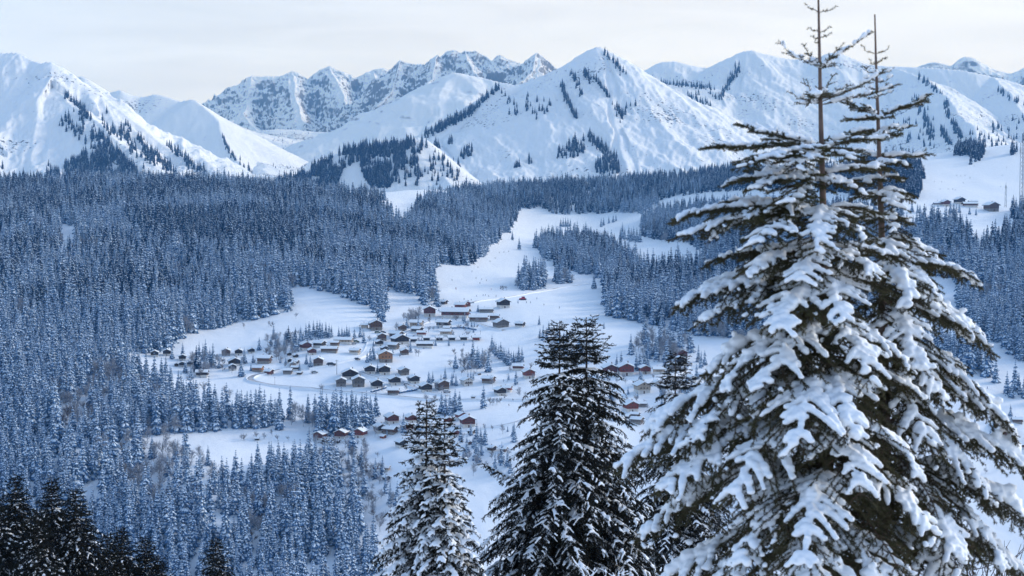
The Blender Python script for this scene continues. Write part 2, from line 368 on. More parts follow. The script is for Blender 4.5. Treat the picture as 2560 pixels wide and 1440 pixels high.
CRAG = mountain('snowy_mountain', 'jagged grey rock summits at the centre of the skyline', [
    [(880, 270, 7500), (930, 235, 7450), (968, 192, 7400), (985, 166, 7400), (1000, 153, 7400), (1020, 160, 7400), (1050, 163, 7400), (1064, 168, 7400), (1078, 150, 7400), (1092, 139, 7400), (1102, 149, 7400), (1114, 133, 7450), (1132, 126, 7450), (1148, 134, 7450), (1160, 128, 7450), (1188, 128, 7450), (1212, 141, 7450), (1230, 154, 7400), (1240, 141, 7400), (1250, 139, 7400), (1275, 152, 7400), (1295, 161, 7400), (1312, 164, 7400), (1328, 145, 7300), (1344, 132, 7300), (1364, 145, 7300), (1390, 167, 7300), (1420, 190, 7300), (1500, 230, 7300)],
    [(1000, 154, 7400), (985, 220, 7150), (940, 270, 6900)], [(1092, 140, 7400), (1080, 200, 7150), (1040, 250, 6900)], [(1160, 128, 7450), (1180, 180, 7200), (1230, 215, 6950)], [(1344, 133, 7300), (1330, 180, 7080), (1290, 215, 6900)]],
    6300, 8400, 1.45, 640, 85, 240, MM_ROCK, nu=700, nv=380, warp=14, ramp=130, terrace=0, fine=0.10, rib=1.6, oct_=7)
DOME = mountain('snowy_mountain', 'rounded snow shoulder with curved dark rock bands below the central crags', [
    [(860, 345, 5900), (940, 300, 5900), (1000, 262, 5850), (1050, 215, 5850), (1095, 194, 5800), (1130, 179, 5800), (1160, 180, 5800), (1200, 192, 5800), (1250, 206, 5750), (1330, 225, 5700), (1450, 260, 5600)],
    [(1000, 262, 5850), (960, 320, 5600), (900, 380, 5350)], [(1130, 180, 5800), (1110, 260, 5500), (1060, 340, 5200)]],
    4700, 6600, 0.62, 900, 26, 300, MM_CRAG, nu=300, nv=170, warp=40, rid=0.4)
BASIN = mountain('snowfield', 'rolling snow basin with scattered dark shrubs between the left ridges and the centre', [
    ([(420, 360, 6400), (560, 332, 6300), (700, 322, 6250), (820, 330, 6200), (900, 345, 6100), (1020, 360, 6000)], 0.30),
    ([(540, 300, 6000), (590, 340, 5500), (640, 400, 4700), (700, 445, 4100)], 0.3), ([(900, 345, 6100), (850, 390, 5000), (800, 430, 4300)], 0.3)],
    3700, 6900, 0.3, 900, 14, 150, snow_terrain_mat('basin_snow', 0.3, speck=1.04), nu=260, nv=200, warp=30, rid=0.3)
CONE = mountain('snowy_mountain', 'pointed white cone rising right of centre with dark trees in its gullies', [
    [(690, 470, 3550), (800, 446, 3650), (900, 420, 3750), (1000, 372, 3900), (1060, 340, 4000), (1100, 312, 4060), (1160, 286, 4130), (1190, 264, 4180), (1222, 238, 4230), (1250, 216, 4260), (1300, 210, 4300), (1340, 196, 4320), (1380, 178, 4330), (1415, 160, 4330), (1440, 146, 4320), (1470, 126, 4310), (1495, 117, 4300), (1512, 121, 4300), (1535, 139, 4290), (1550, 164, 4280), (1570, 192, 4260), (1600, 226, 4230), (1650, 270, 4180), (1700, 306, 4130), (1760, 346, 4060), (1830, 388, 3980), (1950, 440, 3850)],
    ([(1495, 118, 4300), (1515, 170, 4180), (1532, 240, 4000), (1545, 330, 3760), (1560, 430, 3450)], 0.66), ([(1440, 148, 4320), (1420, 220, 4150), (1400, 310, 3900), (1370, 420, 3560)], 0.62),
    ([(1300, 212, 4300), (1270, 290, 4080), (1220, 380, 3780), (1180, 450, 3500)], 0.6), ([(1078, 345, 3980), (1092, 385, 3650), (1112, 440, 3330), (1120, 475, 3200)], 0.55)],
    2950, 5000, 0.70, 900, 17, 150, MM_FACE, nu=560, nv=260, warp=14, rib=3.6, fine=0.13)
BOWL = mountain('snowy_mountain', 'broad snow bowl and rounded summit right of the pointed cone', [
    [(1480, 230, 5300), (1540, 192, 5300), (1566, 187, 5300), (1592, 190, 5300), (1624, 174, 5300), (1634, 163, 5300), (1655, 156, 5300), (1690, 153, 5300), (1715, 160, 5300), (1745, 168, 5300), (1780, 169, 5300), (1800, 160, 5280), (1840, 136, 5250), (1860, 128, 5250), (1880, 125, 5250), (1920, 136, 5250), (1960, 146, 5250), (2040, 150, 5250), (2070, 132, 5250), (2090, 129, 5250), (2120, 140, 5250), (2150, 156, 5230), (2180, 163, 5200), (2220, 166, 5200), (2300, 169, 5150), (2360, 171, 5100), (2420, 179, 5050), (2500, 196, 5000), (2600, 224, 4950), (2800, 280, 4800)],
    ([(1870, 132, 5230), (1850, 190, 5050), (1810, 235, 4900), (1760, 245, 4800)], 0.6), ([(1560, 192, 5300), (1600, 215, 5000), (1680, 212, 4900), (1790, 222, 4900)], 0.6),
    ([(2230, 168, 5150), (2300, 192, 4850), (2340, 215, 4650), (2380, 262, 4350), (2430, 320, 4050), (2470, 390, 3700)], 0.62), ([(2480, 192, 5000), (2540, 250, 4600), (2590, 330, 4150)], 0.6),
    ([(2230, 170, 5150), (2200, 260, 4700), (2180, 340, 4300), (2150, 410, 3900)], 0.62)],
    3100, 6000, 0.62, 900, 20, 190, MM_FACE, nu=600, nv=260, warp=16, rib=3.6, fine=0.13)
FARR = mountain('snowy_mountain', 'distant grey rock ridge at the right end of the skyline', [
    [(2180, 215, 7800), (2260, 185, 7700), (2300, 162, 7600), (2318, 156, 7600), (2345, 156, 7600), (2380, 166, 7600), (2398, 149, 7600), (2412, 142, 7600), (2432, 145, 7600), (2460, 160, 7600), (2480, 172, 7600), (2510, 181, 7600), (2530, 184, 7600), (2550, 175, 7600), (2575, 160, 7600), (2640, 150, 7600), (2780, 200, 7700)]],
    6700, 8300, 1.3, 600, 55, 240, MM_ROCK, nu=360, nv=240, warp=14, ramp=110, terrace=0, fine=0.10, rib=1.6, oct_=7)
KNOLL = mountain('hill', 'wooded foothill below the cone covered in dark spruces', [
    [(640, 470, 3300), (700, 446, 3330), (780, 420, 3360), (850, 378, 3400), (900, 362, 3420), (960, 352, 3430), (1020, 340, 3440), (1058, 345, 3450), (1078, 400, 3430), (1090, 470, 3400)]],
    2750, 3900, 0.85, 600, 8, 120, MM_SOFT, nu=240, nv=140, warp=15)
print('terrain', round(time.time() - T0, 1))
# ------------------------------------------------------------------ distant trees
M_NEEDLE = material('shade_blue_frosted_needles', (0.15, 0.27, 0.46), 0.9, scale=0.7, col2=(0.006, 0.024, 0.062), spec=0.1)  # frost, plus a blue shade tint put into both distant needle colours
M_DARKNEEDLE = material('dark_needles', (0.018, 0.052, 0.115), 0.9, scale=0.7, col2=(0.002, 0.010, 0.030), spec=0.1)
M_TSNOW = material('shade_blue_tree_snow', (0.64, 0.75, 0.87), 0.8, spec=0.2)  # blue of shaded snow is put into this colour
M_BARK = material('bark', (0.07, 0.055, 0.045), 0.9, 0.4, 4, spec=0.1)
M_TWIG = material('frosted_twigs', (0.50, 0.52, 0.57), 0.9, scale=1.2, col2=(0.10, 0.10, 0.115), spec=0.1)
M_TWIGB = material('brown_twigs', (0.20, 0.17, 0.16), 0.9, scale=1.0, col2=(0.06, 0.045, 0.04), spec=0.1)

def trunk_mesh(name, H, r, mat):
    b = MB(); b.tube([(0, 0, -1.5), (0, 0, H * .4), (0, 0, H * .97)], [r, r * .65, r * .06], 6); return b.mesh(name, mat, True)
def spruce_crown(seed, H, Rm, snow, frost, nw, nb, full=False):
    g = np.random.default_rng(seed); V, Tn, Ts, n = [], [], [], 0
    for w in range(nw):
        zr = 0.07 + 0.90 * (w + g.uniform(0, .6)) / nw
        r0 = Rm * ((1 - zr) ** 0.80) * g.uniform(.78, 1.14) + 0.12
        k = max(4, int(nb * (0.55 + 0.45 * (1 - zr)) + .5)); ph = g.uniform(0, 6.3)
        for j in range(k):
            az = ph + (j + g.uniform(-.35, .35)) * 2 * math.pi / k; l = r0 * g.uniform(.7, 1.15); z0 = zr * H + g.uniform(-.3, .3)
            dr = l * (0.62 * (1 - zr) + 0.30 + g.uniform(-.10, .16)); ca, sa = math.cos(az), math.sin(az)
            def P(s, w_, dz):
                x, y = l * s, w_
                return (x * ca - y * sa, x * sa + y * ca, z0 - dr * s ** 1.5 + dz)
            wd = l * g.uniform(.26, .42) + .12
            dz = -wd * g.uniform(.5, 1.0)
            v = [P(0, 0, 0), P(.4, 0, 0), P(.75, 0, 0), P(1, 0, -.1)]
            for sg in (1, -1):
                v += [P(.22, wd * .55 * sg, dz * .6), P(.48, wd * sg * g.uniform(.8, 1.1), dz), P(.62, wd * .62 * sg, dz * .5), P(.85, wd * .75 * sg, dz * g.uniform(.7, 1.2))]
            V += v
            for o in (4, 8):
                f = [(0, o, 1), (o, o + 1, 1), (1, o + 1, o + 2), (1, o + 2, 2), (2, o + 2, o + 3), (2, o + 3, 3)]
                Tn += [tuple(i + n for i in q) for q in f]
            n += 12
            if g.random() < snow:
                s0, s1 = g.uniform(.05, .35), g.uniform(.72, 1.0); q = g.uniform(.45, .85); h = g.uniform(.12, .26)
                ss = np.linspace(s0, s1, 4); sv = [P(x, 0, h * (1 if 0 < i < 3 else .5)) for i, x in enumerate(ss)]
                for sg in (1, -1):
                    sv += [P(ss[0] * .4 + ss[1] * .6, wd * .6 * q * sg, dz * .5 * q + h * .6), P(ss[1] * .3 + ss[2] * .7, wd * q * sg, dz * .8 * q + h * .6), P(ss[2] * .4 + ss[3] * .6, wd * .55 * q * sg, dz * .5 * q + h * .6)]
                V += sv
                for o in (4, 7):
                    Ts += [tuple(i + n for i in t) for t in [(0, o, 1), (1, o, o + 1), (1, o + 1, 2), (2, o + 1, o + 2), (2, o + 2, 3)]]
                n += 10
    return np.array(V), np.array(Tn), np.array(Ts) if Ts else np.zeros((0, 3), int)
def bare_crown(seed, H, spread, dens=1.0):
    g = np.random.default_rng(seed); b = MB()
    def rec(p, d, l, r, lev):
        q = p + d * l + g.normal(size=3) * l * .05; b.tube([p, (p + q) / 2 + g.normal(size=3) * l * .04, q], [r, r * .8, r * .6], 3)
        if lev == 0: return
        for _ in range(int(g.integers(7, 10) * dens) if lev > 1 else 7):
            f = g.uniform(.25, 1.0); e = d + g.normal(size=3) * spread; e[2] = e[2] * .7 + .45; e /= np.linalg.norm(e)
            rec(p + (q - p) * f, e, l * g.uniform(.45, .7), max(r * .5, .036), lev - 1)
    rec(np.array([0, 0, -.5]), np.array([0, 0, 1.0]), H * .46, .17, 3)
    return b

KINDS = {}
def make_kinds():
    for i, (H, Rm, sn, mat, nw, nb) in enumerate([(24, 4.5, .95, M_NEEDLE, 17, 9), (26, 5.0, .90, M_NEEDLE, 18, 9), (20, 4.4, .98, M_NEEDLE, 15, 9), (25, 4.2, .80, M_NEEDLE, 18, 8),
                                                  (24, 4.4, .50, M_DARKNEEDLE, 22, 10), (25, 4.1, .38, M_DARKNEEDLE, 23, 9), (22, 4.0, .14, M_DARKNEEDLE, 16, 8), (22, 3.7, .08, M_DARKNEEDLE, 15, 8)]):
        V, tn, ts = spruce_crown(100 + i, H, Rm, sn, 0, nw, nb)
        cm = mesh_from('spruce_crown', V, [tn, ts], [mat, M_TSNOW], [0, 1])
        tm = trunk_mesh('spruce_trunk', H, .32, M_BARK)
        # crown and trunk joined, for the masses
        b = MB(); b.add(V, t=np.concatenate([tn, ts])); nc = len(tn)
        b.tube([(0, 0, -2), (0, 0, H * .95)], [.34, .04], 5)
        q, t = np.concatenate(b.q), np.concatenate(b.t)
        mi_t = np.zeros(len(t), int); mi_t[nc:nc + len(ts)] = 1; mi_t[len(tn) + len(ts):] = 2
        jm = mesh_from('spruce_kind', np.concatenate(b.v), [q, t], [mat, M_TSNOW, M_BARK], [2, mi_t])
        KINDS[i] = (H, cm, tm, jm)
    for i, (H, sp, mat) in enumerate([(17, .62, M_TWIG), (14, .75, M_TWIG), (18, .5, M_TWIG), (15, .65, M_TWIGB)]):
        b = bare_crown(300 + i, H, sp); KINDS[10 + i] = (H, b.mesh('bare_crown', mat), trunk_mesh('bare_trunk', H * .55, .2, M_BARK), None)
        jm = b.mesh('bare_kind', mat); KINDS[10 + i] = (H, KINDS[10 + i][1], KINDS[10 + i][2], jm)
make_kinds()
KC = bpy.data.collections.new('tree_kinds')
for k in sorted(KINDS):
    o = bpy.data.objects.new('tree_kind_%02d' % k, KINDS[k][3]); KC.objects.link(o)
KIDX = {k: i for i, k in enumerate(sorted(KINDS))}
def scatter(name, label, cat, pts, kinds, scl, seed=0):
    """one object that plants a far-off wood: a cloud of points carrying whole trees"""
    g = np.random.default_rng(seed); n = len(pts); me = bpy.data.meshes.new(name)
    me.vertices.add(n); me.vertices.foreach_set('co', np.asarray(pts, np.float32).ravel())
    for nm, ty, val in (('vid', 'INT', np.array([KIDX[k] for k in kinds], np.int32)), ('scl', 'FLOAT', np.asarray(scl, np.float32)), ('rot', 'FLOAT', g.uniform(0, 6.28, n).astype(np.float32))):
        a = me.attributes.new(nm, ty, 'POINT'); a.data.foreach_set('value', val)
    o = link(name, me, label=label, category=cat, kind='stuff')
    nt = bpy.data.node_groups.get('plant_trees')
    if nt is None:
        nt = bpy.data.node_groups.new('plant_trees', 'GeometryNodeTree')
        nt.interface.new_socket('Geometry', in_out='INPUT', socket_type='NodeSocketGeometry'); nt.interface.new_socket('Geometry', in_out='OUTPUT', socket_type='NodeSocketGeometry')
        N, L = nt.nodes, nt.links
        gi, go = N.new('NodeGroupInput'), N.new('NodeGroupOutput'); ci = N.new('GeometryNodeCollectionInfo'); ip = N.new('GeometryNodeInstanceOnPoints')
        ci.inputs[0].default_value = KC; ci.inputs['Separate Children'].default_value = True; ci.inputs['Reset Children'].default_value = True
        at_ = {}
        for nm, ty in (('vid', 'INT'), ('scl', 'FLOAT'), ('rot', 'FLOAT')):
            a = N.new('GeometryNodeInputNamedAttribute'); a.data_type = ty; a.inputs['Name'].default_value = nm; at_[nm] = a.outputs['Attribute']
        cx = N.new('ShaderNodeCombineXYZ'); L.new(at_['rot'], cx.inputs[2]); er = N.new('FunctionNodeEulerToRotation'); L.new(cx.outputs[0], er.inputs[0])
        L.new(gi.outputs[0], ip.inputs['Points']); L.new(ci.outputs[0], ip.inputs['Instance']); ip.inputs['Pick Instance'].default_value = True
        L.new(at_['vid'], ip.inputs['Instance Index']); L.new(er.outputs[0], ip.inputs['Rotation']); L.new(at_['scl'], ip.inputs['Scale'])
        L.new(ip.outputs[0], go.inputs[0])
    o.modifiers.new('trees', 'NODES').node_group = nt
    return o

def inside(poly, x, y):
    p = np.asarray(poly, float); r = np.zeros(np.shape(x), bool); j = len(p) - 1
    for i in range(len(p)):
        c = ((p[i, 1] > y) != (p[j, 1] > y)) & (x < (p[j, 0] - p[i, 0]) * (y - p[i, 1]) / (p[j, 1] - p[i, 1] + 1e-12) + p[i, 0])
        r ^= c; j = i
    return r
# tree bases of each wood, as outlines in the photo: (zone, outline)
WOODS = [
    ('hill', [(-400, 474), (0, 470), (100, 468), (300, 462), (430, 464), (600, 472), (700, 474), (800, 482), (960, 496), (985, 560), (1030, 555), (1045, 512), (1100, 492), (1250, 472), (1450, 462), (1650, 450), (1800, 430), (1900, 426), (2010, 424), (2010, 468), (1900, 474), (1700, 486), (1660, 500), (1605, 534), (1527, 530), (1500, 535), (1440, 538), (1370, 530), (1350, 518), (1302, 529), (1278, 570), (1246, 602), (1218, 620), (1207, 645), (1165, 665), (1105, 662), (1075, 670), (1080, 700), (1097, 768), (1065, 764), (1050, 735), (1000, 728), (962, 738), (968, 805), (930, 780), (880, 752), (830, 735), (770, 722), (722, 722), (730, 778), (690, 790), (617, 803), (526, 826), (455, 842), (417, 880), (371, 884), (330, 885), (300, 905), (340, 935), (400, 968), (470, 1010), (560, 1030), (640, 1045), (640, 1075), (600, 1070), (455, 1080), (425, 1112), (300, 1120), (-400, 1150)]),
    ('low', [(-400, 1150), (260, 1130), (440, 1118), (500, 1142), (580, 1192), (640, 1190), (690, 1160), (745, 1158), (790, 1150), (850, 1180), (870, 1240), (905, 1290), (940, 1370), (960, 1440), (975, 1560), (960, 1700), (-400, 1700)]),
    ('strip', [(625, 1040), (700, 1046), (760, 1052), (830, 1044), (880, 1036), (945, 1032), (930, 1068), (905, 1082), (850, 1088), (790, 1098), (735, 1070), (680, 1078), (625, 1078)]),
    ('right', [(1340, 622), (1370, 604), (1470, 600), (1530, 622), (1560, 650), (1600, 668), (1650, 690), (1700, 680), (1730, 670), (1780, 640), (1720, 610), (1640, 600), (1606, 590), (1606, 545), (1700, 520), (1800, 520), (2255, 540), (2255, 700), (2180, 780), (2060, 880), (1900, 872), (1830, 850), (1740, 845), (1650, 818), (1590, 800), (1512, 795), (1510, 702), (1478, 690), (1400, 672), (1360, 642)]),
    ('right', [(1288, 726), (1300, 700), (1350, 690), (1366, 722), (1330, 728)]), ('right', [(1376, 704), (1400, 690), (1438, 700), (1436, 712), (1400, 714)]),
    ('right', [(1560, 880), (1600, 856), (1720, 862), (1730, 880), (1690, 905), (1620, 905)]),
    ('right', [(2262, 580), (2290, 562), (2360, 566), (2425, 584), (2430, 660), (2380, 690), (2262, 680)]),
    ('right', [(2393, 640), (2470, 620), (2600, 560), (2800, 560), (2800, 930), (2560, 906), (2493, 856), (2438, 840), (2416, 808), (2395, 740)]),
    ('right', [(2300, 850), (2345, 868), (2420, 868), (2480, 920), (2502, 966), (2456, 954), (2393, 926), (2300, 885)]),
    ('right', [(2515, 985), (2580, 975), (2640, 1010), (2530, 1003)]), ('right', [(2525, 540), (2600, 520), (2660, 560), (2545, 560)]),
    ('grove', [(662, 852), (720, 838), (754, 862), (738, 892), (700, 908), (668, 892)]), ('grove', [(775, 1122), (900, 1108), (960, 1175), (1000, 1290), (945, 1340), (900, 1265), (840, 1200)]), ('grove', [(1140, 898), (1225, 886), (1236, 936), (1150, 928)]),
    ('grove', [(1370, 838), (1480, 856), (1500, 908), (1385, 902)]), ('grove', [(1155, 1130), (1290, 1135), (1280, 1200), (1180, 1196)]), ('grove', [(470, 905), (560, 895), (570, 930), (490, 950)]), ('grove', [(1640, 960), (1760, 980), (1800, 1040), (1660, 1040)]), ('grove', [(1010, 800), (1050, 792), (1056, 812), (1015, 824)]),
    ('ridge', [(2040, 430), (2260, 402), (2302, 412), (2303, 498), (2240, 500), (2040, 480)]), ('ridge', [(2384, 390), (2450, 394), (2472, 380), (2430, 372), (2392, 376)]), ('ridge', [(2528, 388), (2548, 386), (2546, 378), (2530, 380)]), ('ridge', [(2430, 408), (2440, 414), (2452, 402), (2440, 398)]),
]
CLEAR = [[(-60, 826), (40, 838), (45, 856), (-60, 860)], [(505, 1296), (600, 1290), (595, 1318), (530, 1330)], [(700, 524), (760, 548), (815, 560), (812, 600), (795, 575), (720, 548)], [(950, 500), (1030, 512), (1020, 545), (985, 552), (940, 520)], [(780, 484), (805, 484), (805, 492), (780, 492)], [(150, 560), (190, 570), (185, 640), (150, 650)],
         [(890, 640), (930, 640), (930, 652), (890, 650)], [(770, 1410), (850, 1390), (850, 1460), (780, 1470)], [(210, 1190), (260, 1200), (250, 1300), (215, 1290)]]
THIN = [[(230, 1130), (440, 1090), (600, 1230), (480, 1290), (300, 1260)], [(120, 980), (250, 960), (300, 1060), (150, 1080)], [(1560, 880), (1600, 830), (1900, 850), (1960, 900), (1700, 910)], [(1600, 600), (1720, 600), (1760, 660), (1700, 665)]]
_g = np.random.default_rng(11)
def lattice(Y0, Y1, sp):
    nx, ny = int(1.0 * Y1 / sp), int((Y1 - Y0) / sp)
    X, Yg = np.meshgrid(np.linspace(-.5 * Y1, .5 * Y1, nx), np.linspace(Y0, Y1, ny)); X = X.ravel() + _g.uniform(-.46, .46, X.size) * sp; Yg = Yg.ravel() + _g.uniform(-.46, .46, Yg.size) * sp
    k = np.abs(X / Yg) < .44; return X[k], Yg[k]
parts_ = [lattice(660, 1250, 7.2), lattice(1250, 2100, 8.8), lattice(2100, 3400, 10.0)]
LX = np.concatenate([p[0] for p in parts_]); LY = np.concatenate([p[1] for p in parts_])
LZ = ground_z(LX, LY); lpx, lpy = ut2px(LX / LY, LZ / LY)
jx = lpx + fbm(LX / 60, LY / 60, 1.0, 2) * 12; jy = lpy + fbm(LX / 60, LY / 60, 7.0, 2) * 5
zone = np.full(len(LX), '', dtype='U8')
for z_, poly in WOODS: zone[inside(poly, jx, jy) & (zone == '')] = z_
for poly in CLEAR: zone[inside(poly, lpx, lpy)] = ''
gap = fbm(LX / 45, LY / 45, 3.0, 2)
zone[(gap > .58) & (zone != 'ridge')] = ''
thin = np.zeros(len(LX), bool)
for poly in THIN: thin |= inside(poly, lpx, lpy)
k = zone != ''
LX, LY, LZ, lpx, lpy, zone, thin = LX[k], LY[k], LZ[k], lpx[k], lpy[k], zone[k], thin[k]
n_ = len(LX); rnd = _g.random(n_)
patch = fbm(LX / 160, LY / 160, 8.8, 3)
dark = np.clip((600 - lpy) / 330 + .34 + patch * 1.5, 0, 1)          # the upper edge of the hill has shed most of its snow
kind = np.where(_g.random(n_) < dark, _g.choice([4, 5, 4], n_), _g.choice([0, 1, 2, 3], n_))
kind = np.where((zone == 'ridge') | ((lpy < 500) & (rnd < .25)), _g.choice([5, 6, 6], n_), kind)
bare = ((zone == 'grove') & (_g.random(n_) < .78)) | thin & (_g.random(n_) < .72) | (~thin & (zone != 'ridge') & (lpy > 560) & (fbm(LX / 90, LY / 90, 12.0, 2) > .34) & (_g.random(n_) < .65))
kind = np.where(bare, _g.choice([10, 11, 12, 13], n_, p=[.35, .3, .2, .15]), kind)
scl = _g.uniform(.62, 1.12, n_) * (1 + .30 * fbm(LX / 70, LY / 70, 5.0, 2)) * np.interp(LY, [700, 1000, 1400, 2000, 2600], [.98, 1.04, 1.2, 1.15, 1.05])
scl = np.where(zone == 'grove', scl * .66, scl)
LZ = LZ - .3
print('forest', n_, 'bare', bare.sum(), round(time.time() - T0, 1))
# the spruces that show largest become individuals, the rest is one wood
Hk = np.array([KINDS[k][0] if k in KINDS else 0 for k in range(14)])
size = scl * Hk[kind] / LY
vis = (zone != 'grove') & (lpx > 5) & (lpx < 960) & (lpy < 1425) & (lpy - size * F < 1330) & ~((lpx < 420) & (lpy > 1330 - 0.0 * lpx) & (lpx < 410)) & ~bare
cand = np.nonzero(vis & (zone != 'hill') | (vis & (lpy > 1000)))[0]
cand = cand[np.argsort(-size[cand])][:185]
single = np.zeros(n_, bool); single[cand] = True
def tree_root(k, label, group, pos, sc_, rz, name='spruce_tree', cat='spruce'):
    if k not in FIRST:
        t = thing(name, label, cat, pos, rz, group, sc_)
        link('crown', KINDS[k][1], t); link('trunk', KINDS[k][2], t); FIRST[k] = t; return t
    r = dup(FIRST[k], pos, rz, sc_, label, group); r['category'] = cat; return r
FIRST = {}
for i in cand:
    a = ('lower left' if lpx[i] < 480 else 'lower middle')
    if zone[i] == 'strip': lab, grp = 'snow-frosted spruce in the belt of spruces above the three red chalets', 'spruces of the belt below the road'
    elif zone[i] == 'hill': lab, grp = 'snow-frosted spruce in the dense wood left of the small walled-in meadow', 'spruces of the wood beside the small meadow'
    elif lpx[i] < 600: lab, grp = 'snow-frosted spruce in the valley wood just above the near dark spruce tops', 'spruces of the valley wood at the left'
    else: lab, grp = 'snow-frosted spruce in the steep valley wood below the three red chalets', 'spruces of the valley wood below the chalets'
    tree_root(int(kind[i]), lab, grp, (LX[i], LY[i], LZ[i]), float(scl[i]), float(rnd[i] * 6.28))
rest = ~single & ~bare
P_ = np.stack([LX, LY, LZ], 1)
for z_, nm, lab in (('hill', 'forest', 'dense snow-dusted spruce forest covering the left hill and the ridge behind the pastures'), ('low', 'forest', 'dense frosted spruce forest filling the valley bottom at the left'),
                    ('right', 'forest', 'frosted spruce forest on the slopes right of the ski run'), ('ridge', 'forest', 'dark spruce groves along the upper piste at the right'), ('grove', 'grove', 'young frosted spruces in the thickets between the chalets')):
    q = rest & (zone == z_) if z_ != 'low' else rest & ((zone == 'low') | (zone == 'strip'))
    if q.any(): scatter(nm, lab, 'forest', P_[q], kind[q], scl[q], 3)
scatter('bare_woodland', 'frosted leafless trees mixed among the spruce woods', 'woodland', P_[bare], kind[bare], scl[bare], 4)

bush = np.concatenate([np.stack([LX2, LY2], 1) for LX2, LY2 in [lattice(900, 1500, 11)]])
bz = ground_z(bush[:, 0], bush[:, 1]); bpx, bpy_ = ut2px(bush[:, 0] / bush[:, 1], bz / bush[:, 1])
BUSHY = [[(640, 870), (720, 860), (760, 880), (760, 930), (700, 930), (660, 900)], [(880, 830), (1110, 780), (1200, 800), (1200, 860), (1060, 880), (1000, 900), (940, 890)], [(880, 960), (1120, 950), (1130, 990), (950, 985)], [(370, 890), (640, 895), (640, 930), (480, 960), (400, 930)], [(1120, 880), (1230, 880), (1240, 960), (1120, 950)],
         [(770, 1110), (1000, 1060), (1120, 1080), (1000, 1180), (960, 1330), (900, 1320), (850, 1200)], [(1190, 940), (1330, 920), (1340, 1010), (1220, 1020)], [(1140, 1060), (1290, 1080), (1290, 1190), (1150, 1180)], [(1500, 900), (1780, 890), (1800, 980), (1640, 1060), (1520, 1060)], [(2420, 1040), (2600, 1040), (2600, 1200), (2440, 1200)], [(2250, 515), (2560, 520), (2560, 545), (2260, 540)]]
bk = np.zeros(len(bpx), bool)
for poly in BUSHY: bk |= inside(poly, bpx, bpy_)
bk &= (_g.random(len(bpx)) < .8) & (fbm(bush[:, 0] / 30, bush[:, 1] / 30, 2.0, 2) > -.1); nb_ = int(bk.sum())
scatter('undergrowth', 'frosted hedges, bushes and saplings between the chalets and on the white banks', 'bushes', np.stack([bush[bk, 0], bush[bk, 1], bz[bk] - .2], 1), _g.choice([10, 11, 12, 13, 2, 0], nb_), _g.uniform(.16, .62, nb_), 8)
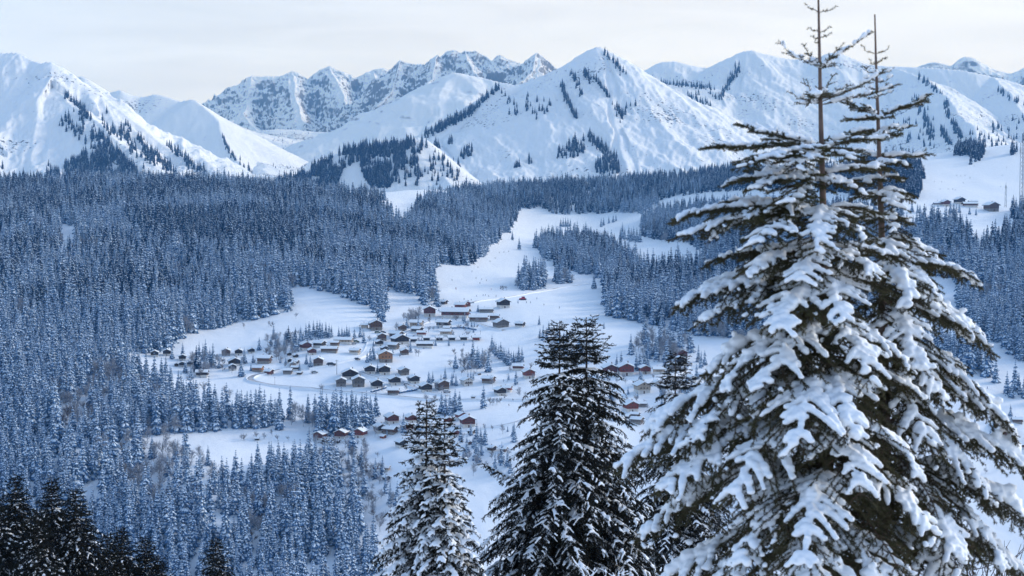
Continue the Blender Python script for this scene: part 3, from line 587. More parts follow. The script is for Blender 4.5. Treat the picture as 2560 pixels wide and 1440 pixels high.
# ------------------------------------------------------------------ spruces on the mountain slopes
def along(poly, n, jit, g):
    p = np.array(poly, float); s = np.concatenate([[0], np.cumsum(np.linalg.norm(np.diff(p, axis=0), axis=1))]); t = g.uniform(0, s[-1], n)
    return np.stack([np.interp(t, s, p[:, 0]), np.interp(t, s, p[:, 1])], 1) + g.normal(size=(n, 2)) * jit
def within(poly, n, g):
    p = np.array(poly, float); q = g.uniform(p.min(0), p.max(0), (n * 4, 2)); return q[inside(p, q[:, 0], q[:, 1])][:n]
_m = np.random.default_rng(5)
MT = [
    (LEFT, [along([(165, 243), (195, 268), (225, 300)], 34, 3, _m), within([(170, 270), (215, 262), (235, 300), (262, 340), (215, 362), (180, 340), (140, 310)], 80, _m), within([(226, 345), (250, 332), (285, 368), (335, 415), (350, 445), (165, 448), (160, 415), (200, 395)], 620, _m), within([(118, 408), (128, 425), (150, 432), (150, 446), (115, 446)], 40, _m),
            along([(250, 300), (275, 330), (300, 345)], 24, 4, _m), along([(300, 330), (330, 372), (420, 432)], 100, 7, _m), along([(345, 352), (395, 400), (440, 445)], 120, 7, _m), along([(418, 364), (480, 412)], 40, 3, _m), along([(240, 262), (330, 325)], 14, 3, _m), along([(470, 420), (520, 428)], 18, 3, _m), along([(4, 418), (8, 422)], 3, 1, _m)]),
    (BACK, [along([(558, 345), (575, 385)], 26, 2, _m), along([(575, 385), (640, 445)], 20, 3, _m), along([(520, 418), (540, 414)], 16, 3, _m)]),
    (BASIN, [within([(600, 350), (720, 330), (900, 335), (940, 380), (860, 400), (760, 420), (680, 425)], 150, _m), within([(680, 412), (760, 395), (770, 425), (690, 430)], 60, _m)]),
    (KNOLL, [within([(690, 452), (720, 440), (760, 428), (800, 410), (840, 388), (880, 372), (920, 362), (985, 356), (1055, 350), (1060, 385), (1040, 412), (1000, 420), (990, 440), (975, 470), (930, 470), (900, 430), (905, 400), (860, 420), (840, 470), (700, 470)], 1500, _m), within([(985, 425), (1040, 415), (1085, 420), (1080, 460), (1000, 470), (980, 450)], 45, _m), within([(920, 455), (965, 450), (965, 470), (920, 470)], 40, _m), within([(1062, 360), (1100, 385), (1150, 430), (1180, 462), (1090, 468), (1075, 420)], 46, _m)]),
    (CONE, [along([(1081, 330), (1120, 312), (1160, 292), (1194, 268)], 190, 4, _m), along([(1194, 268), (1215, 245), (1250, 219)], 40, 2, _m), along([(1405, 213), (1411, 235), (1419, 258)], 40, 2.4, _m), along([(1422, 258), (1430, 278), (1441, 297)], 26, 2, _m), along([(1433, 188), (1445, 215), (1455, 244)], 22, 3, _m),
            along([(1462, 182), (1478, 205)], 22, 4, _m), along([(1486, 196), (1507, 222), (1522, 245)], 22, 2, _m), along([(1530, 258), (1545, 275), (1557, 294)], 20, 2.5, _m), within([(1384, 396), (1392, 376), (1420, 356), (1440, 350), (1465, 352), (1460, 385), (1435, 396)], 60, _m), along([(1468, 342), (1490, 358), (1520, 385)], 60, 5, _m),
            within([(1486, 430), (1492, 398), (1540, 388), (1552, 432), (1520, 440)], 110, _m), within([(1318, 412), (1322, 396), (1330, 410)], 7, _m), within([(1280, 424), (1296, 408), (1300, 420)], 6, _m), within([(1146, 394), (1160, 370), (1182, 368), (1178, 390), (1160, 398)], 28, _m), within([(1084, 372), (1090, 355), (1100, 372)], 14, _m),
            within([(1116, 360), (1130, 350), (1132, 362)], 8, _m), within([(1060, 400), (1150, 410), (1130, 445), (1060, 460)], 40, _m), within([(1128, 436), (1150, 418), (1155, 440)], 24, _m), along([(1515, 132), (1535, 152), (1558, 185)], 26, 3, _m), within([(1250, 225), (1400, 250), (1350, 300), (1270, 290)], 36, _m), within([(1000, 395), (1060, 380), (1075, 430), (1030, 450)], 60, _m),
            along([(1545, 300), (1600, 240)], 6, 6, _m), within([(1060, 330), (1085, 325), (1085, 345), (1062, 345)], 16, _m)]),
    (BOWL, [along([(1580, 206), (1610, 232), (1643, 262)], 70, 4, _m), along([(1600, 206), (1680, 212), (1790, 222)], 70, 3, _m), along([(1852, 166), (1830, 198), (1797, 248)], 60, 4, _m), along([(1722, 244), (1745, 252), (1770, 274)], 30, 4, _m), along([(2293, 194), (2330, 219), (2350, 240)], 26, 3, _m), along([(2286, 240), (2310, 290), (2328, 350)], 60, 5, _m),
            along([(2363, 256), (2372, 298)], 30, 4, _m), along([(2378, 305), (2405, 350)], 40, 3, _m), along([(2352, 325), (2376, 364)], 36, 3, _m), within([(2210, 330), (2330, 250), (2340, 380), (2250, 390)], 50, _m), within([(2420, 330), (2560, 290), (2560, 370), (2440, 370)], 46, _m), along([(2490, 225), (2530, 250), (2560, 262)], 20, 3, _m), along([(1640, 230), (1790, 250)], 20, 8, _m)]),
]
mp_, mk_, ms_ = [], [], []
for key, ls in MT:
    for q in np.concatenate(ls):
        if key in (KNOLL, LEFT) and noise(q[0] / 23.0, q[1] / 14.0, 3.7) > .26: continue
        p = mt_at(key, q[0], q[1])
        if p is None: continue
        mp_.append(p - (0, 0, .6)); mk_.append(int(_m.choice([6, 7, 6, 5]))); ms_.append(float(_m.uniform(.6, 1.15)) * (0.42 if key == BASIN else 1.0))
scatter('mountain_spruces', 'dark spruces scattered in groves and gullies over the mountain slopes', 'trees', mp_, mk_, ms_, 6)
print('mountain trees', len(mp_), round(time.time() - T0, 1))

# ------------------------------------------------------------------ free-standing spruces (base pixel x, y, height in photo pixels) by place
GROUPS = [
    ('snowy spruce among the five dark huts at the left edge of the village', [(457, 889, 37), (498, 893, 42), (466, 934, 36), (415, 938, 54), (502, 922, 30), (404, 930, 40), (428, 945, 34)]),
    ('snowy spruce beside the row of three dark chalets below the long meadow', [(611, 908, 44), (604, 941, 52), (716, 850, 30), (713, 850, 26), (720, 851, 27)]),
    ('snowy spruce in the dark clump behind the big pale barn roof', [(752, 846, 34), (758, 852, 30), (765, 846, 42), (773, 844, 44), (778, 850, 30), (784, 843, 46), (793, 842, 46), (800, 843, 46), (806, 845, 42), (815, 844, 44), (823, 845, 40), (829, 844, 34), (790, 858, 24), (770, 855, 28), (796, 860, 24)]),
    ('snowy spruce in the line to the right of the big barn', [(847, 841, 27), (855, 842, 27), (861, 842, 24), (867, 841, 32), (873, 842, 28), (886, 846, 30)]),
    ('snowy spruce standing between chalets in the middle of the village', [(766, 910, 30), (776, 918, 34), (926, 902, 40), (935, 899, 36), (918, 906, 30), (932, 880, 24), (934, 866, 20), (982, 886, 20), (944, 930, 28), (749, 926, 26), (1195, 779, 22), (1170, 816, 22), (1179, 818, 20), (1186, 817, 16), (1089, 864, 20), (1094, 815, 15), (1097, 778, 11), (1295, 758, 12)]),
    ('snowy spruce in the band running down right of the small dark cabins', [(1230, 879, 46), (1235, 884, 38), (1240, 890, 40), (1246, 893, 34), (1252, 897, 46), (1262, 908, 42), (1272, 913, 46), (1267, 905, 34), (1278, 908, 34), (1284, 904, 30), (1290, 906, 30), (1297, 903, 44), (1305, 905, 42), (1258, 900, 36)]),
    ('tall snowy spruce of the trio on the white bank below the cabins', [(1139, 921, 42), (1173, 922, 42), (1183, 919, 37)]),
    ('small snowy spruce among the chalets above the lower road', [(1072, 958, 34), (1082, 957, 32), (1077, 962, 26), (1113, 947, 34), (1130, 963, 36), (1140, 964, 32), (1177, 955, 32), (1290, 962, 42), (1183, 950, 24), (1170, 948, 22)]),
    ('tall snowy spruce of the clump right under the lower road', [(1104, 1034, 60), (1114, 1038, 56), (1125, 1039, 60), (1138, 1030, 62), (1149, 1034, 60), (1131, 1033, 44)]),
    ('lone broad snowy spruce standing below the lower road', [(1209, 1021, 64)]),
    ('lone slim spruce standing on the open slope left of the dark double-topped tree', [(1283, 1091, 36)]),
    ('snowy spruce in front of the red chalets low in the village', [(1192, 1106, 56), (1202, 1111, 48), (1213, 1111, 56), (1152, 1106, 50), (1190, 1148, 62), (1183, 1120, 36), (1166, 1142, 30), (1158, 1146, 26)]),
    ('pair of lone spruces on the upper ski run', [(1281, 600, 26), (1298, 624, 34)]),
    ('small spruce in the clump on the high white pasture', [(1402, 566, 22), (1408, 567, 25), (1414, 566, 25), (1420, 567, 24), (1426, 565, 20)]),
    ('small spruce dotted along the top of the high white pasture', [(1503, 567, 25), (1509, 564, 24), (1522, 558, 20), (1533, 556, 22), (1540, 553, 20)]),
    ('spruce beside the hut road on the snowy rise', [(1556, 597, 44), (1551, 600, 34), (1562, 600, 34), (1572, 601, 40), (1578, 603, 36), (1584, 603, 40), (1592, 604, 38), (1600, 605, 40)]),
    ('little spruce standing on the bare snowy rise', [(1577, 645, 24), (1588, 648, 20)]),
    ('lone spruce below the edge of the right hand wood', [(1510, 822, 20), (1485, 722, 42)]),
    ('spruce at the edge of the white slope above the dark double-topped tree', [(1358, 850, 42), (1350, 846, 30), (1366, 848, 34), (1348, 812, 26), (1372, 832, 32), (1393, 850, 26), (1400, 852, 30), (1410, 858, 34), (1418, 862, 40)]),
    ('snowy spruce behind the row of three red roofed chalets', [(1542, 923, 42), (1553, 924, 50), (1591, 925, 48), (1600, 926, 54), (1611, 923, 50), (1620, 922, 46), (1601, 956, 36), (1570, 986, 24), (1594, 996, 22), (1430, 905, 40), (1440, 908, 36), (1466, 910, 36), (1475, 905, 40)]),
    ('snowy spruce near the white slope by the upper red chalet', [(1746, 904, 46), (1753, 920, 46), (1800, 958, 22), (1762, 912, 40)]),
    ('spruce in front of the hotel buildings on the right hand plateau', [(2280, 530, 30), (2294, 532, 26), (2300, 533, 24), (2376, 532, 32), (2384, 533, 30), (2398, 532, 26), (2424, 536, 22), (2440, 538, 20), (2530, 528, 36), (2540, 530, 40), (2550, 532, 38), (2315, 526, 14)]),
    ('small snowy spruce beside the scattered chalets at the right edge', [(2470, 1112, 24), (2492, 1110, 26), (2534, 1112, 22), (2508, 1130, 24), (2524, 1132, 26)]),
]
_t = np.random.default_rng(21)
for lab, pts in GROUPS:
    for (x, y, h) in pts:
        k = int(_t.choice([0, 1, 2, 1])); p = at(x, y); s = h * p[1] / F / KINDS[k][0]
        t = tree_root(k, lab, None if len(pts) == 1 else lab.replace('spruce', 'spruces', 1), tuple(p - (0, 0, .3)), float(s), float(_t.uniform(0, 6.28)))
        if len(pts) == 1 and 'group' in t: del t['group']
BARE = [
    ('rounded frosted leafless tree at the top of the village below the meadow', [(1022, 812, 40), (1030, 806, 46), (1040, 800, 46), (1047, 796, 40), (1026, 800, 42), (1034, 812, 40)]),
    ('frosted leafless tree beside the upper meadow edge', [(680, 818, 22), (610, 822, 20), (740, 797, 22), (672, 816, 18), (700, 843, 22), (745, 838, 20)]),
    ('bare tall twin stemmed tree beside the lower road', [(806, 984, 34)]),
    ('leafless frosted tree around the small walled-in meadow', [(694, 1106, 28), (610, 1102, 28), (604, 1098, 22), (640, 1096, 30), (660, 1098, 26), (680, 1090, 24), (720, 1104, 20)]),
    ('frosted leafless tree on the bank between the cabins and the lower chalets', [(1152, 918, 30), (1160, 916, 34), (1196, 916, 28), (1206, 914, 32), (1214, 912, 26), (1040, 890, 24), (1046, 892, 26), (1126, 916, 26), (1192, 930, 24), (1168, 930, 30)]),
    ('bare tree on the steep white bank below the red chalets', [(893, 1112, 20), (880, 1150, 44), (895, 1165, 40), (915, 1188, 50), (925, 1200, 44), (905, 1210, 50), (870, 1180, 46), (850, 1160, 40), (935, 1300, 44), (930, 1260, 40), (950, 1330, 46), (820, 1150, 40), (800, 1145, 36), (840, 1190, 44), (860, 1215, 46)]),
    ('frosted leafless tree next to the lone broad spruce', [(1225, 1012, 30), (1232, 1014, 26), (1242, 1013, 24), (1250, 1008, 22)]),
    ('leafless tree beside the lower road near the tall spruce clump', [(1066, 1010, 36), (1080, 1016, 34), (1086, 1008, 30), (1070, 1030, 34)]),
    ('leafless tree in the hollow left of the long meadow', [(540, 905, 26), (550, 908, 28), (522, 900, 24), (560, 912, 22), (530, 918, 24), (480, 985, 40), (490, 990, 44), (510, 980, 40), (575, 995, 36), (560, 990, 34)]),
    ('leafless tree clump on the hillside above the small dark cabins', [(690, 880, 28), (700, 886, 30), (708, 880, 30), (685, 895, 30), (696, 900, 30), (716, 872, 28), (676, 890, 24), (1258, 727, 20), (1252, 725, 18), (1266, 726, 16)]),
]
for lab, pts in BARE:
    for (x, y, h) in pts:
        k = int(_t.choice([10, 11, 12, 13])); p = at(x, y); s = h * p[1] / F / KINDS[k][0]
        t = tree_root(k, lab, None if len(pts) == 1 else lab.replace('tree', 'trees', 1), tuple(p), float(s), float(_t.uniform(0, 6.28)), 'bare_tree', 'bare tree')
        if len(pts) == 1 and 'group' in t: del t['group']

# ------------------------------------------------------------------ chalets
M_PLASTER = material('white_plaster', (0.62, 0.60, 0.57), 0.9, 0.12, 0.6)
M_STONE = material('stone_wall', (0.24, 0.22, 0.20), 0.9, 0.3, 1.2)
WOOD = {'dark': (0.034, 0.027, 0.026), 'red': (0.20, 0.050, 0.034), 'brown': (0.125, 0.072, 0.048), 'grey': (0.15, 0.135, 0.125), 'orange': (0.36, 0.17, 0.075), 'light': (0.40, 0.33, 0.26), 'white': (0.60, 0.58, 0.55), 'rust': (0.13, 0.042, 0.034)}
M_WOOD = {k: material(k + '_boards', v, 0.85, 0.25, 1.4) for k, v in WOOD.items()}
M_ROOFW = material('roof_timber', (0.05, 0.038, 0.032), 0.85, 0.2, 1.0)
M_RSNOW = material('roof_snow', (0.85, 0.87, 0.89), 0.8, bump=0.05, bscale=0.8)
M_GLASS = material('window_glass', (0.02, 0.025, 0.03), 0.15, spec=0.5)
M_FRAME = material('window_frame', (0.30, 0.20, 0.13), 0.7)
M_CONC = material('chimney_render', (0.30, 0.28, 0.27), 0.9)
M_DOOR = material('door_boards', (0.09, 0.05, 0.035), 0.8)
SHAPES = {'gable': (10, 11, 6.3, 2.9), 'long': (9.5, 21, 5.6, 2.7), 'eave': (9, 12.5, 6.0, 2.8), 'hut': (6, 6.5, 3.7, .8), 'wide': (15, 13, 6.2, 3.0)}
CH = {}
def chalet(shape, col):
    W, Ln, he, hb = SHAPES[shape]; hr = he + W * .5 * .46; w, l = W / 2, Ln / 2
    t = thing('chalet', 'chalet', 'chalet')
    b = MB(); b.box(-w + .15, w - .15, -l + .15, l - .15, -4, hb); b.build('wall', M_STONE if col in ('grey', 'brown', 'orange') else M_PLASTER, t)
    b = MB(); z0 = hb + .003
    v = [(-w, -l, z0), (w, -l, z0), (w, -l, he), (0, -l, hr), (-w, -l, he), (-w, l, z0), (w, l, z0), (w, l, he), (0, l, hr), (-w, l, he)]
    b.add(v, q=[(0, 5, 6, 1), (1, 6, 7, 2), (0, 4, 9, 5), (2, 7, 8, 3), (3, 8, 9, 4), (0, 1, 2, 4), (5, 9, 7, 6)], t=[(4, 2, 3), (9, 8, 7)])
    b.build('timber_wall', M_WOOD[col], t)
    ox, oy, sl = 1.15, 1.35, (hr - he) / w
    def slab(bm, th, dz, ins, round_=0.0):
        for sg in (1, -1):
            xe = w + ox - ins; ye = l + oy - ins; z_r = hr + dz; z_e = hr + dz - sl * xe
            v = []
            for y in (-ye, ye):
                v += [(0, y, z_r), (sg * xe, y, z_e), (sg * (xe - round_), y, z_e + th + sl * round_ * .6), (0, y, z_r + th)]
            f = [(0, 1, 5, 4), (1, 2, 6, 5), (2, 3, 7, 6), (0, 3, 2, 1), (4, 5, 6, 7)]
            bm.add(v, q=f if sg > 0 else [q[::-1] for q in f])
    b = MB(); slab(b, .28, .02, 0); rf = b.build('roof', M_ROOFW, t)
    b = MB(); slab(b, .62, .305, .12, .3); b.build('snow', M_RSNOW, rf)
    b = MB(); cx, cy = w * .35, l * .3; zc = hr - sl * cx; b.box(cx - .45, cx + .45, cy - .45, cy + .45, zc, hr + 1.5); b.build('chimney', M_CONC, rf)
    if shape != 'hut':
        b = MB(); ww = w * .86; b.box(-ww, ww, -l - 1.15, -l - .01, hb + .05, hb + .2); b.box(-ww, ww, -l - 1.15, -l - 1.07, hb + .2, hb + 1.1)
        for x in (-ww, ww - .1): b.box(x, x + .1, -l - 1.06, -l - .01, hb + .2, hb + 1.1)
        b.build('balcony', M_WOOD[col] if col != 'white' else M_DOOR, t)
    wins = [(-w * .5, hb + 1.25), (w * .5, hb + 1.25), (0, hb + 1.3), (0, he + (hr - he) * .35)] if shape != 'hut' else [(-w * .4, hb + 1.2)]
    if shape in ('long', 'eave'): wins = wins[:2]
    for x, z in wins:
        b = MB(); b.box(x - .6, x + .6, -l - .05, -l - .004, z - .55, z + .65); f = b.build('window', M_FRAME, t)
        b = MB(); b.box(x - .5, x + .5, -l - .07, -l - .052, z - .45, z + .55); b.build('pane', M_GLASS, f)
    if shape in ('long', 'eave', 'wide'):
        for k in range(5 if shape == 'long' else 3):
            y = (k - (2 if shape == 'long' else 1)) * l * .36
            for sx in (1, -1):
                b = MB(); b.box(*sorted((sx * (w + .004), sx * (w + .05))), y - .7, y + .7, hb + .6, hb + 1.8); f = b.build('window', M_FRAME, t)
                b = MB(); b.box(*sorted((sx * (w + .052), sx * (w + .07))), y - .6, y + .6, hb + .7, hb + 1.7); b.build('pane', M_GLASS, f)
    b = MB(); b.box(-.55, .55, -l + .08, -l + .147, 0.0, 2.1 if shape != 'hut' else .55); b.build('door', M_DOOR, t)
    if shape == 'hut':
        b = MB(); b.box(.3, 1.3, -l - .05, -l - .004, hb + .05, 2.6); b.build('door', M_DOOR, t)
    return t
# base pixel x, y, width in pixels, shape, wood, turn (degrees; 90 shows the eave side), label
CHALETS = [
 (384, 893, 21, 'gable', 'dark', 12, 'dark chalet at the far left end of the village, above the frosted spruces'),
 (415, 890, 21, 'gable', 'dark', 10, 'second dark chalet from the far left end, right under the hill wood'),
 (454, 902, 19, 'gable', 'dark', 10, 'topmost dark chalet of the tight cluster of four at the left'),
 (473, 916, 17, 'gable', 'dark', 14, 'right hand dark chalet of the tight cluster of four at the left'),
 (454, 918, 17, 'gable', 'dark', 10, 'lowest dark chalet of the tight cluster of four at the left'),
 (440, 917, 13, 'hut', 'dark', 12, 'small dark hut at the left of the tight cluster of four'),
 (503, 944, 29, 'eave', 'dark', 94, 'long-roofed dark barn standing alone at the top of the left wood'),
 (563, 890, 22, 'gable', 'brown', 8, 'brown gabled chalet at the left of the row of three under the long meadow'),
 (595, 889, 20, 'gable', 'dark', 8, 'black gabled chalet in the middle of the row of three under the long meadow'),
 (626, 884, 19, 'gable', 'dark', 22, 'dark chalet at the right of the row of three under the long meadow'),
 (584, 916, 36, 'wide', 'dark', 16, 'wide low dark chalet beneath the row of three'),
 (579, 927, 22, 'gable', 'dark', 18, 'smaller chalet tucked in front of the wide low dark one'),
 (659, 910, 34, 'eave', 'brown', 82, 'broad white-roofed brown chalet left of the frosted thicket'),
 (643, 931, 27, 'eave', 'orange', 78, 'orange-walled barn with a steep white roof beside the road bend'),
 (671, 938, 24, 'hut', 'rust', 60, 'low reddish shed just above the road bend'),
 (722, 890, 14, 'hut', 'dark', 20, 'small dark shed at the top left of the snowy pile of roofs'),
 (738, 895, 16, 'hut', 'dark', 30, 'dark hut half buried in snow below the top left shed'),
 (724, 907, 14, 'hut', 'dark', 10, 'tiny dark hut at the left of the snowy pile of roofs'),
 (738, 911, 17, 'hut', 'dark', 70, 'dark hut in the middle of the snowy pile of roofs'),
 (731, 918, 18, 'hut', 'light', 12, 'pinkish hut at the bottom of the snowy pile of roofs'),
 (718, 936, 22, 'eave', 'grey', 86, 'grey chalet with a white front and flat snowy roof below the pile of roofs'),
 (737, 927, 20, 'eave', 'dark', 80, 'dark flat chalet directly behind the grey one below the pile of roofs'),
 (748, 938, 14, 'hut', 'dark', 75, 'tiny dark garage at the edge of the open slope'),
 (762, 877, 31, 'gable', 'rust', 22, 'dark red chalet at the top left of the middle village by the frosted thicket'),
 (778, 888, 24, 'gable', 'rust', 20, 'dark red chalet directly below the other dark red one by the thicket'),
 (797, 870, 32, 'eave', 'dark', 60, 'large snowy roof between the dark red chalets and the big barn'),
 (822, 882, 42, 'long', 'brown', 86, 'long brown house with a wide snowy roof in front of the big barn'),
 (836, 866, 22, 'eave', 'brown', 80, 'small snow-covered house squeezed between the long brown house and the big barn'),
 (858, 861, 48, 'long', 'light', 80, 'big pale barn with a huge white roof in front of the dark spruce clump'),
 (886, 887, 27, 'eave', 'light', 76, 'pale stone house standing alone inside the road curve'),
 (794, 915, 25, 'gable', 'brown', 6, 'tall light brown chalet with balconies standing alone in the open snow'),
 (938, 827, 34, 'gable', 'brown', 12, 'reddish brown chalet at the upper left of the upper hamlet'),
 (911, 821, 18, 'hut', 'light', 84, 'low pale annex left of the reddish brown chalet'),
 (1005, 828, 22, 'gable', 'brown', 16, 'brown chalet just right of the reddish brown one at the upper hamlet edge'),
 (954, 852, 23, 'gable', 'brown', 10, 'brown gabled chalet on the right side of the road into the upper hamlet'),
 (947, 865, 21, 'gable', 'dark', 24, 'small dark chalet below the brown gabled one by the road'),
 (990, 848, 36, 'eave', 'brown', 56, 'chalet with a large snowy roof behind the big dark one'),
 (998, 862, 46, 'wide', 'dark', 26, 'big dark chalet with a broad snowy roof right of the road'),
 (960, 880, 21, 'gable', 'dark', 24, 'dark chalet hidden by spruces below the big dark one'),
 (983, 874, 30, 'eave', 'grey', 62, 'grey chalet with a snow-laden roof below the big dark one'),
 (962, 907, 37, 'gable', 'orange', 10, 'bright orange timber chalet with a stone base behind the spruces'),
 (1010, 888, 22, 'gable', 'brown', 20, 'small brown chalet up the bank right of the orange one'),
 (873, 949, 42, 'wide', 'dark', 8, 'large dark double-gabled chalet beside the power pole'),
 (851, 967, 27, 'gable', 'grey', 8, 'weathered grey chalet, left one of the pair below the double-gabled chalet'),
 (894, 968, 33, 'gable', 'grey', 10, 'weathered grey barn, right one of the pair below the double-gabled chalet'),
 (923, 936, 28, 'gable', 'dark', 10, 'dark chalet with a white ground floor left of a lone village spruce'),
 (960, 938, 29, 'gable', 'dark', 8, 'dark chalet with a white ground floor right of a lone village spruce'),
 (1008, 939, 28, 'gable', 'grey', 24, 'grey-brown chalet at the right end of its row below the orange chalet'),
 (940, 973, 31, 'gable', 'dark', 14, 'dark chalet with a white ground floor at the end of the snowy hedge'),
 (985, 964, 31, 'gable', 'dark', 18, 'dark chalet with a long balcony in the middle of the lower rows'),
 (982, 988, 27, 'eave', 'brown', 88, 'brown house with a square snowy roof nearest the lower road'),
 (1033, 960, 30, 'gable', 'dark', 22, 'dark chalet with a white garage up the slope from the snowy hedge'),
 (1063, 982, 33, 'gable', 'dark', 20, 'dark chalet with a white front at the right end of the snowy hedge'),
 (1104, 976, 36, 'gable', 'brown', 24, 'pinkish brown chalet in front of the two small spruces'),
 (1166, 966, 30, 'gable', 'white', 24, 'white three-storey chalet with a dark gable behind small spruces'),
 (1221, 960, 34, 'eave', 'brown', 68, 'low brown chalet under thick snow above the lone broad spruce'),
 (1227, 950, 16, 'hut', 'dark', 30, 'dark dormer-like hut behind the low brown chalet'),
 (1250, 990, 30, 'gable', 'dark', 22, 'dark-gabled chalet on the bank right of the lone broad spruce'),
 (1266, 981, 28, 'eave', 'red', 74, 'pinkish red house behind the dark-gabled chalet on the bank'),
 (1198, 938, 9, 'hut', 'grey', 25, 'tiny grey hut on the bare bank above the low brown chalet'),
 (1183, 997, 11, 'hut', 'grey', 84, 'tiny shed on the verge of the lower road'),
 (1295, 927, 28, 'eave', 'rust', 80, 'dark red chalet with a white roof at the foot of the spruce band'),
 (1322, 947, 30, 'gable', 'red', 10, 'red gabled chalet at the left of the dark double-topped tree'),
 (1073, 792, 30, 'gable', 'rust', 4, 'wide-eaved chalet with a white ground floor topping the upper hamlet'),
 (1138, 797, 74, 'long', 'rust', 80, 'very long house with one continuous white roof at the heart of the upper hamlet'),
 (1151, 774, 30, 'eave', 'red', 74, 'low red house at the foot of the ski run'),
 (1168, 767, 18, 'hut', 'red', 10, 'small red gabled hut next to the low red house under the ski run'),
 (1109, 762, 20, 'hut', 'dark', 60, 'small dark building beside the spruces at the very top of the upper hamlet'),
 (1216, 782, 36, 'long', 'grey', 86, 'long grey house with a flat snowy roof behind the hamlet spruce'),
 (1258, 771, 32, 'gable', 'dark', 18, 'dark gabled barn at the upper right of the upper hamlet'),
 (1196, 805, 48, 'long', 'brown', 84, 'long brown house with a white roof right of the very long house'),
 (1236, 800, 24, 'eave', 'brown', 84, 'square house with a white roof right of the long brown house'),
 (1252, 820, 40, 'wide', 'grey', 24, 'big grey timber barn at the right end of the upper hamlet'),
 (1300, 819, 26, 'eave', 'dark', 60, 'dark snow-capped house standing off by itself right of the grey barn'),
 (1040, 820, 32, 'eave', 'light', 80, 'pale house with a big white roof below the rounded leafless trees'),
 (1108, 820, 36, 'eave', 'dark', 70, 'dark-gabled house with a big white roof below the very long house'),
 (1042, 834, 30, 'eave', 'dark', 60, 'dark house under a low snowy roof left of the red cottage'),
 (1053, 841, 22, 'eave', 'red', 84, 'red cottage in the middle of the small cabins'),
 (1114, 841, 28, 'eave', 'light', 84, 'pale-walled house above the row of small cabins'),
 (1117, 828, 18, 'hut', 'dark', 78, 'small dark shed just above the pale-walled house'),
 (1034, 856, 18, 'hut', 'dark', 100, 'leftmost dark cabin of the row of small cabins'),
 (1066, 853, 18, 'hut', 'dark', 98, 'dark cabin second from the left in the row of small cabins'),
 (1098, 853, 18, 'hut', 'dark', 98, 'dark cabin third from the left in the row of small cabins'),
 (1129, 853, 19, 'hut', 'dark', 96, 'dark cabin fourth from the left in the row of small cabins'),
 (1159, 852, 19, 'hut', 'dark', 96, 'dark cabin fifth from the left in the row of small cabins'),
 (1190, 853, 20, 'hut', 'red', 96, 'red cabin at the right end of the row of small cabins'),
 (1061, 870, 42, 'long', 'dark', 88, 'long dark chalet with a white ground floor below the row of small cabins'),
 (1153, 1052, 30, 'gable', 'red', 26, 'bright red chalet under the tall spruce clump'),
 (1168, 1070, 38, 'gable', 'rust', 14, 'dark red chalet with a broad roof below the bright red one'),
 (1120, 1060, 22, 'gable', 'red', 14, 'red chalet half hidden by the right top of the small snowy tree'),
 (1137, 1092, 24, 'gable', 'red', 30, 'red chalet behind a tall spruce at the lower right of the red group'),
 (1173, 1113, 15, 'hut', 'brown', 20, 'small brown hut between the lower spruces'),
 (1178, 1086, 20, 'hut', 'dark', 60, 'snow-covered roof behind the slim spruce trio'),
 (1229, 1129, 24, 'hut', 'dark', 50, 'dark shed under snow beside the left branches of the dark double-topped tree'),
 (1259, 1131, 20, 'hut', 'brown', 70, 'brown cabin almost touching the branches of the dark double-topped tree'),
 (978, 1061, 36, 'gable', 'rust', 22, 'red-brown chalet with a pale terrace below the lower road'),
 (1026, 1058, 30, 'gable', 'rust', 22, 'red-brown chalet left of the tips of the small snowy tree'),
 (949, 1084, 34, 'gable', 'dark', 26, 'dark chalet with a slanting snowy roof at the left of the red-brown group'),
 (974, 1088, 38, 'eave', 'brown', 64, 'chalet with a big white roof in front of the dark slanting-roofed one'),
 (1016, 1081, 32, 'gable', 'rust', 20, 'dark red chalet close to the left branches of the small snowy tree'),
 (957, 1098, 18, 'hut', 'red', 50, 'small pinkish hut at the top of the steep white bank'),
 (899, 1096, 33, 'gable', 'red', -18, 'red chalet with white-framed windows, right one of the three above the bank'),
 (852, 1099, 32, 'gable', 'rust', -14, 'dark red chalet in the middle of the three above the bank'),
 (799, 1102, 32, 'gable', 'rust', -22, 'dark red chalet, left one of the three above the bank'),
 (818, 1113, 32, 'eave', 'dark', 58, 'snow-buried roof in front of the left and middle red chalets'),
 (841, 1110, 18, 'hut', 'dark', 70, 'dark open shed in front of the middle red chalet'),
 (1003, 1121, 32, 'gable', 'dark', 30, 'dark chalet behind the left branch tips of the small snowy tree'),
 (939, 1175, 18, 'hut', 'red', 40, 'small red hut on the snowy slope at the lower centre'),
 (961, 1181, 26, 'eave', 'light', 80, 'pale low house joined to the small red hut'),
 (965, 1203, 22, 'hut', 'dark', 30, 'lowest dark hut on the snowy slope at the lower centre'),
 (1526, 940, 34, 'gable', 'rust', 6, 'left red and grey chalet of the row of three beside the dark pair'),
 (1566, 940, 36, 'gable', 'red', 4, 'middle red and grey chalet of the row of three beside the dark pair'),
 (1613, 936, 27, 'gable', 'red', 8, 'small red right hand chalet of the row of three beside the dark pair'),
 (1648, 936, 28, 'eave', 'light', 88, 'pale house with a square white roof beside the slim dark spruce'),
 (1703, 898, 30, 'gable', 'rust', 10, 'red chalet high on the slope above the slim dark spruce'),
 (1703, 914, 28, 'gable', 'dark', 12, 'dark chalet just below the high red one'),
 (1688, 930, 28, 'gable', 'grey', 14, 'greyish chalet behind the top of the slim dark spruce'),
 (1595, 966, 22, 'gable', 'rust', 10, 'small dark red chalet behind the big pale wooden one'),
 (1607, 985, 38, 'gable', 'light', 12, 'big pale wooden chalet with a broad roof right of the dark tree'),
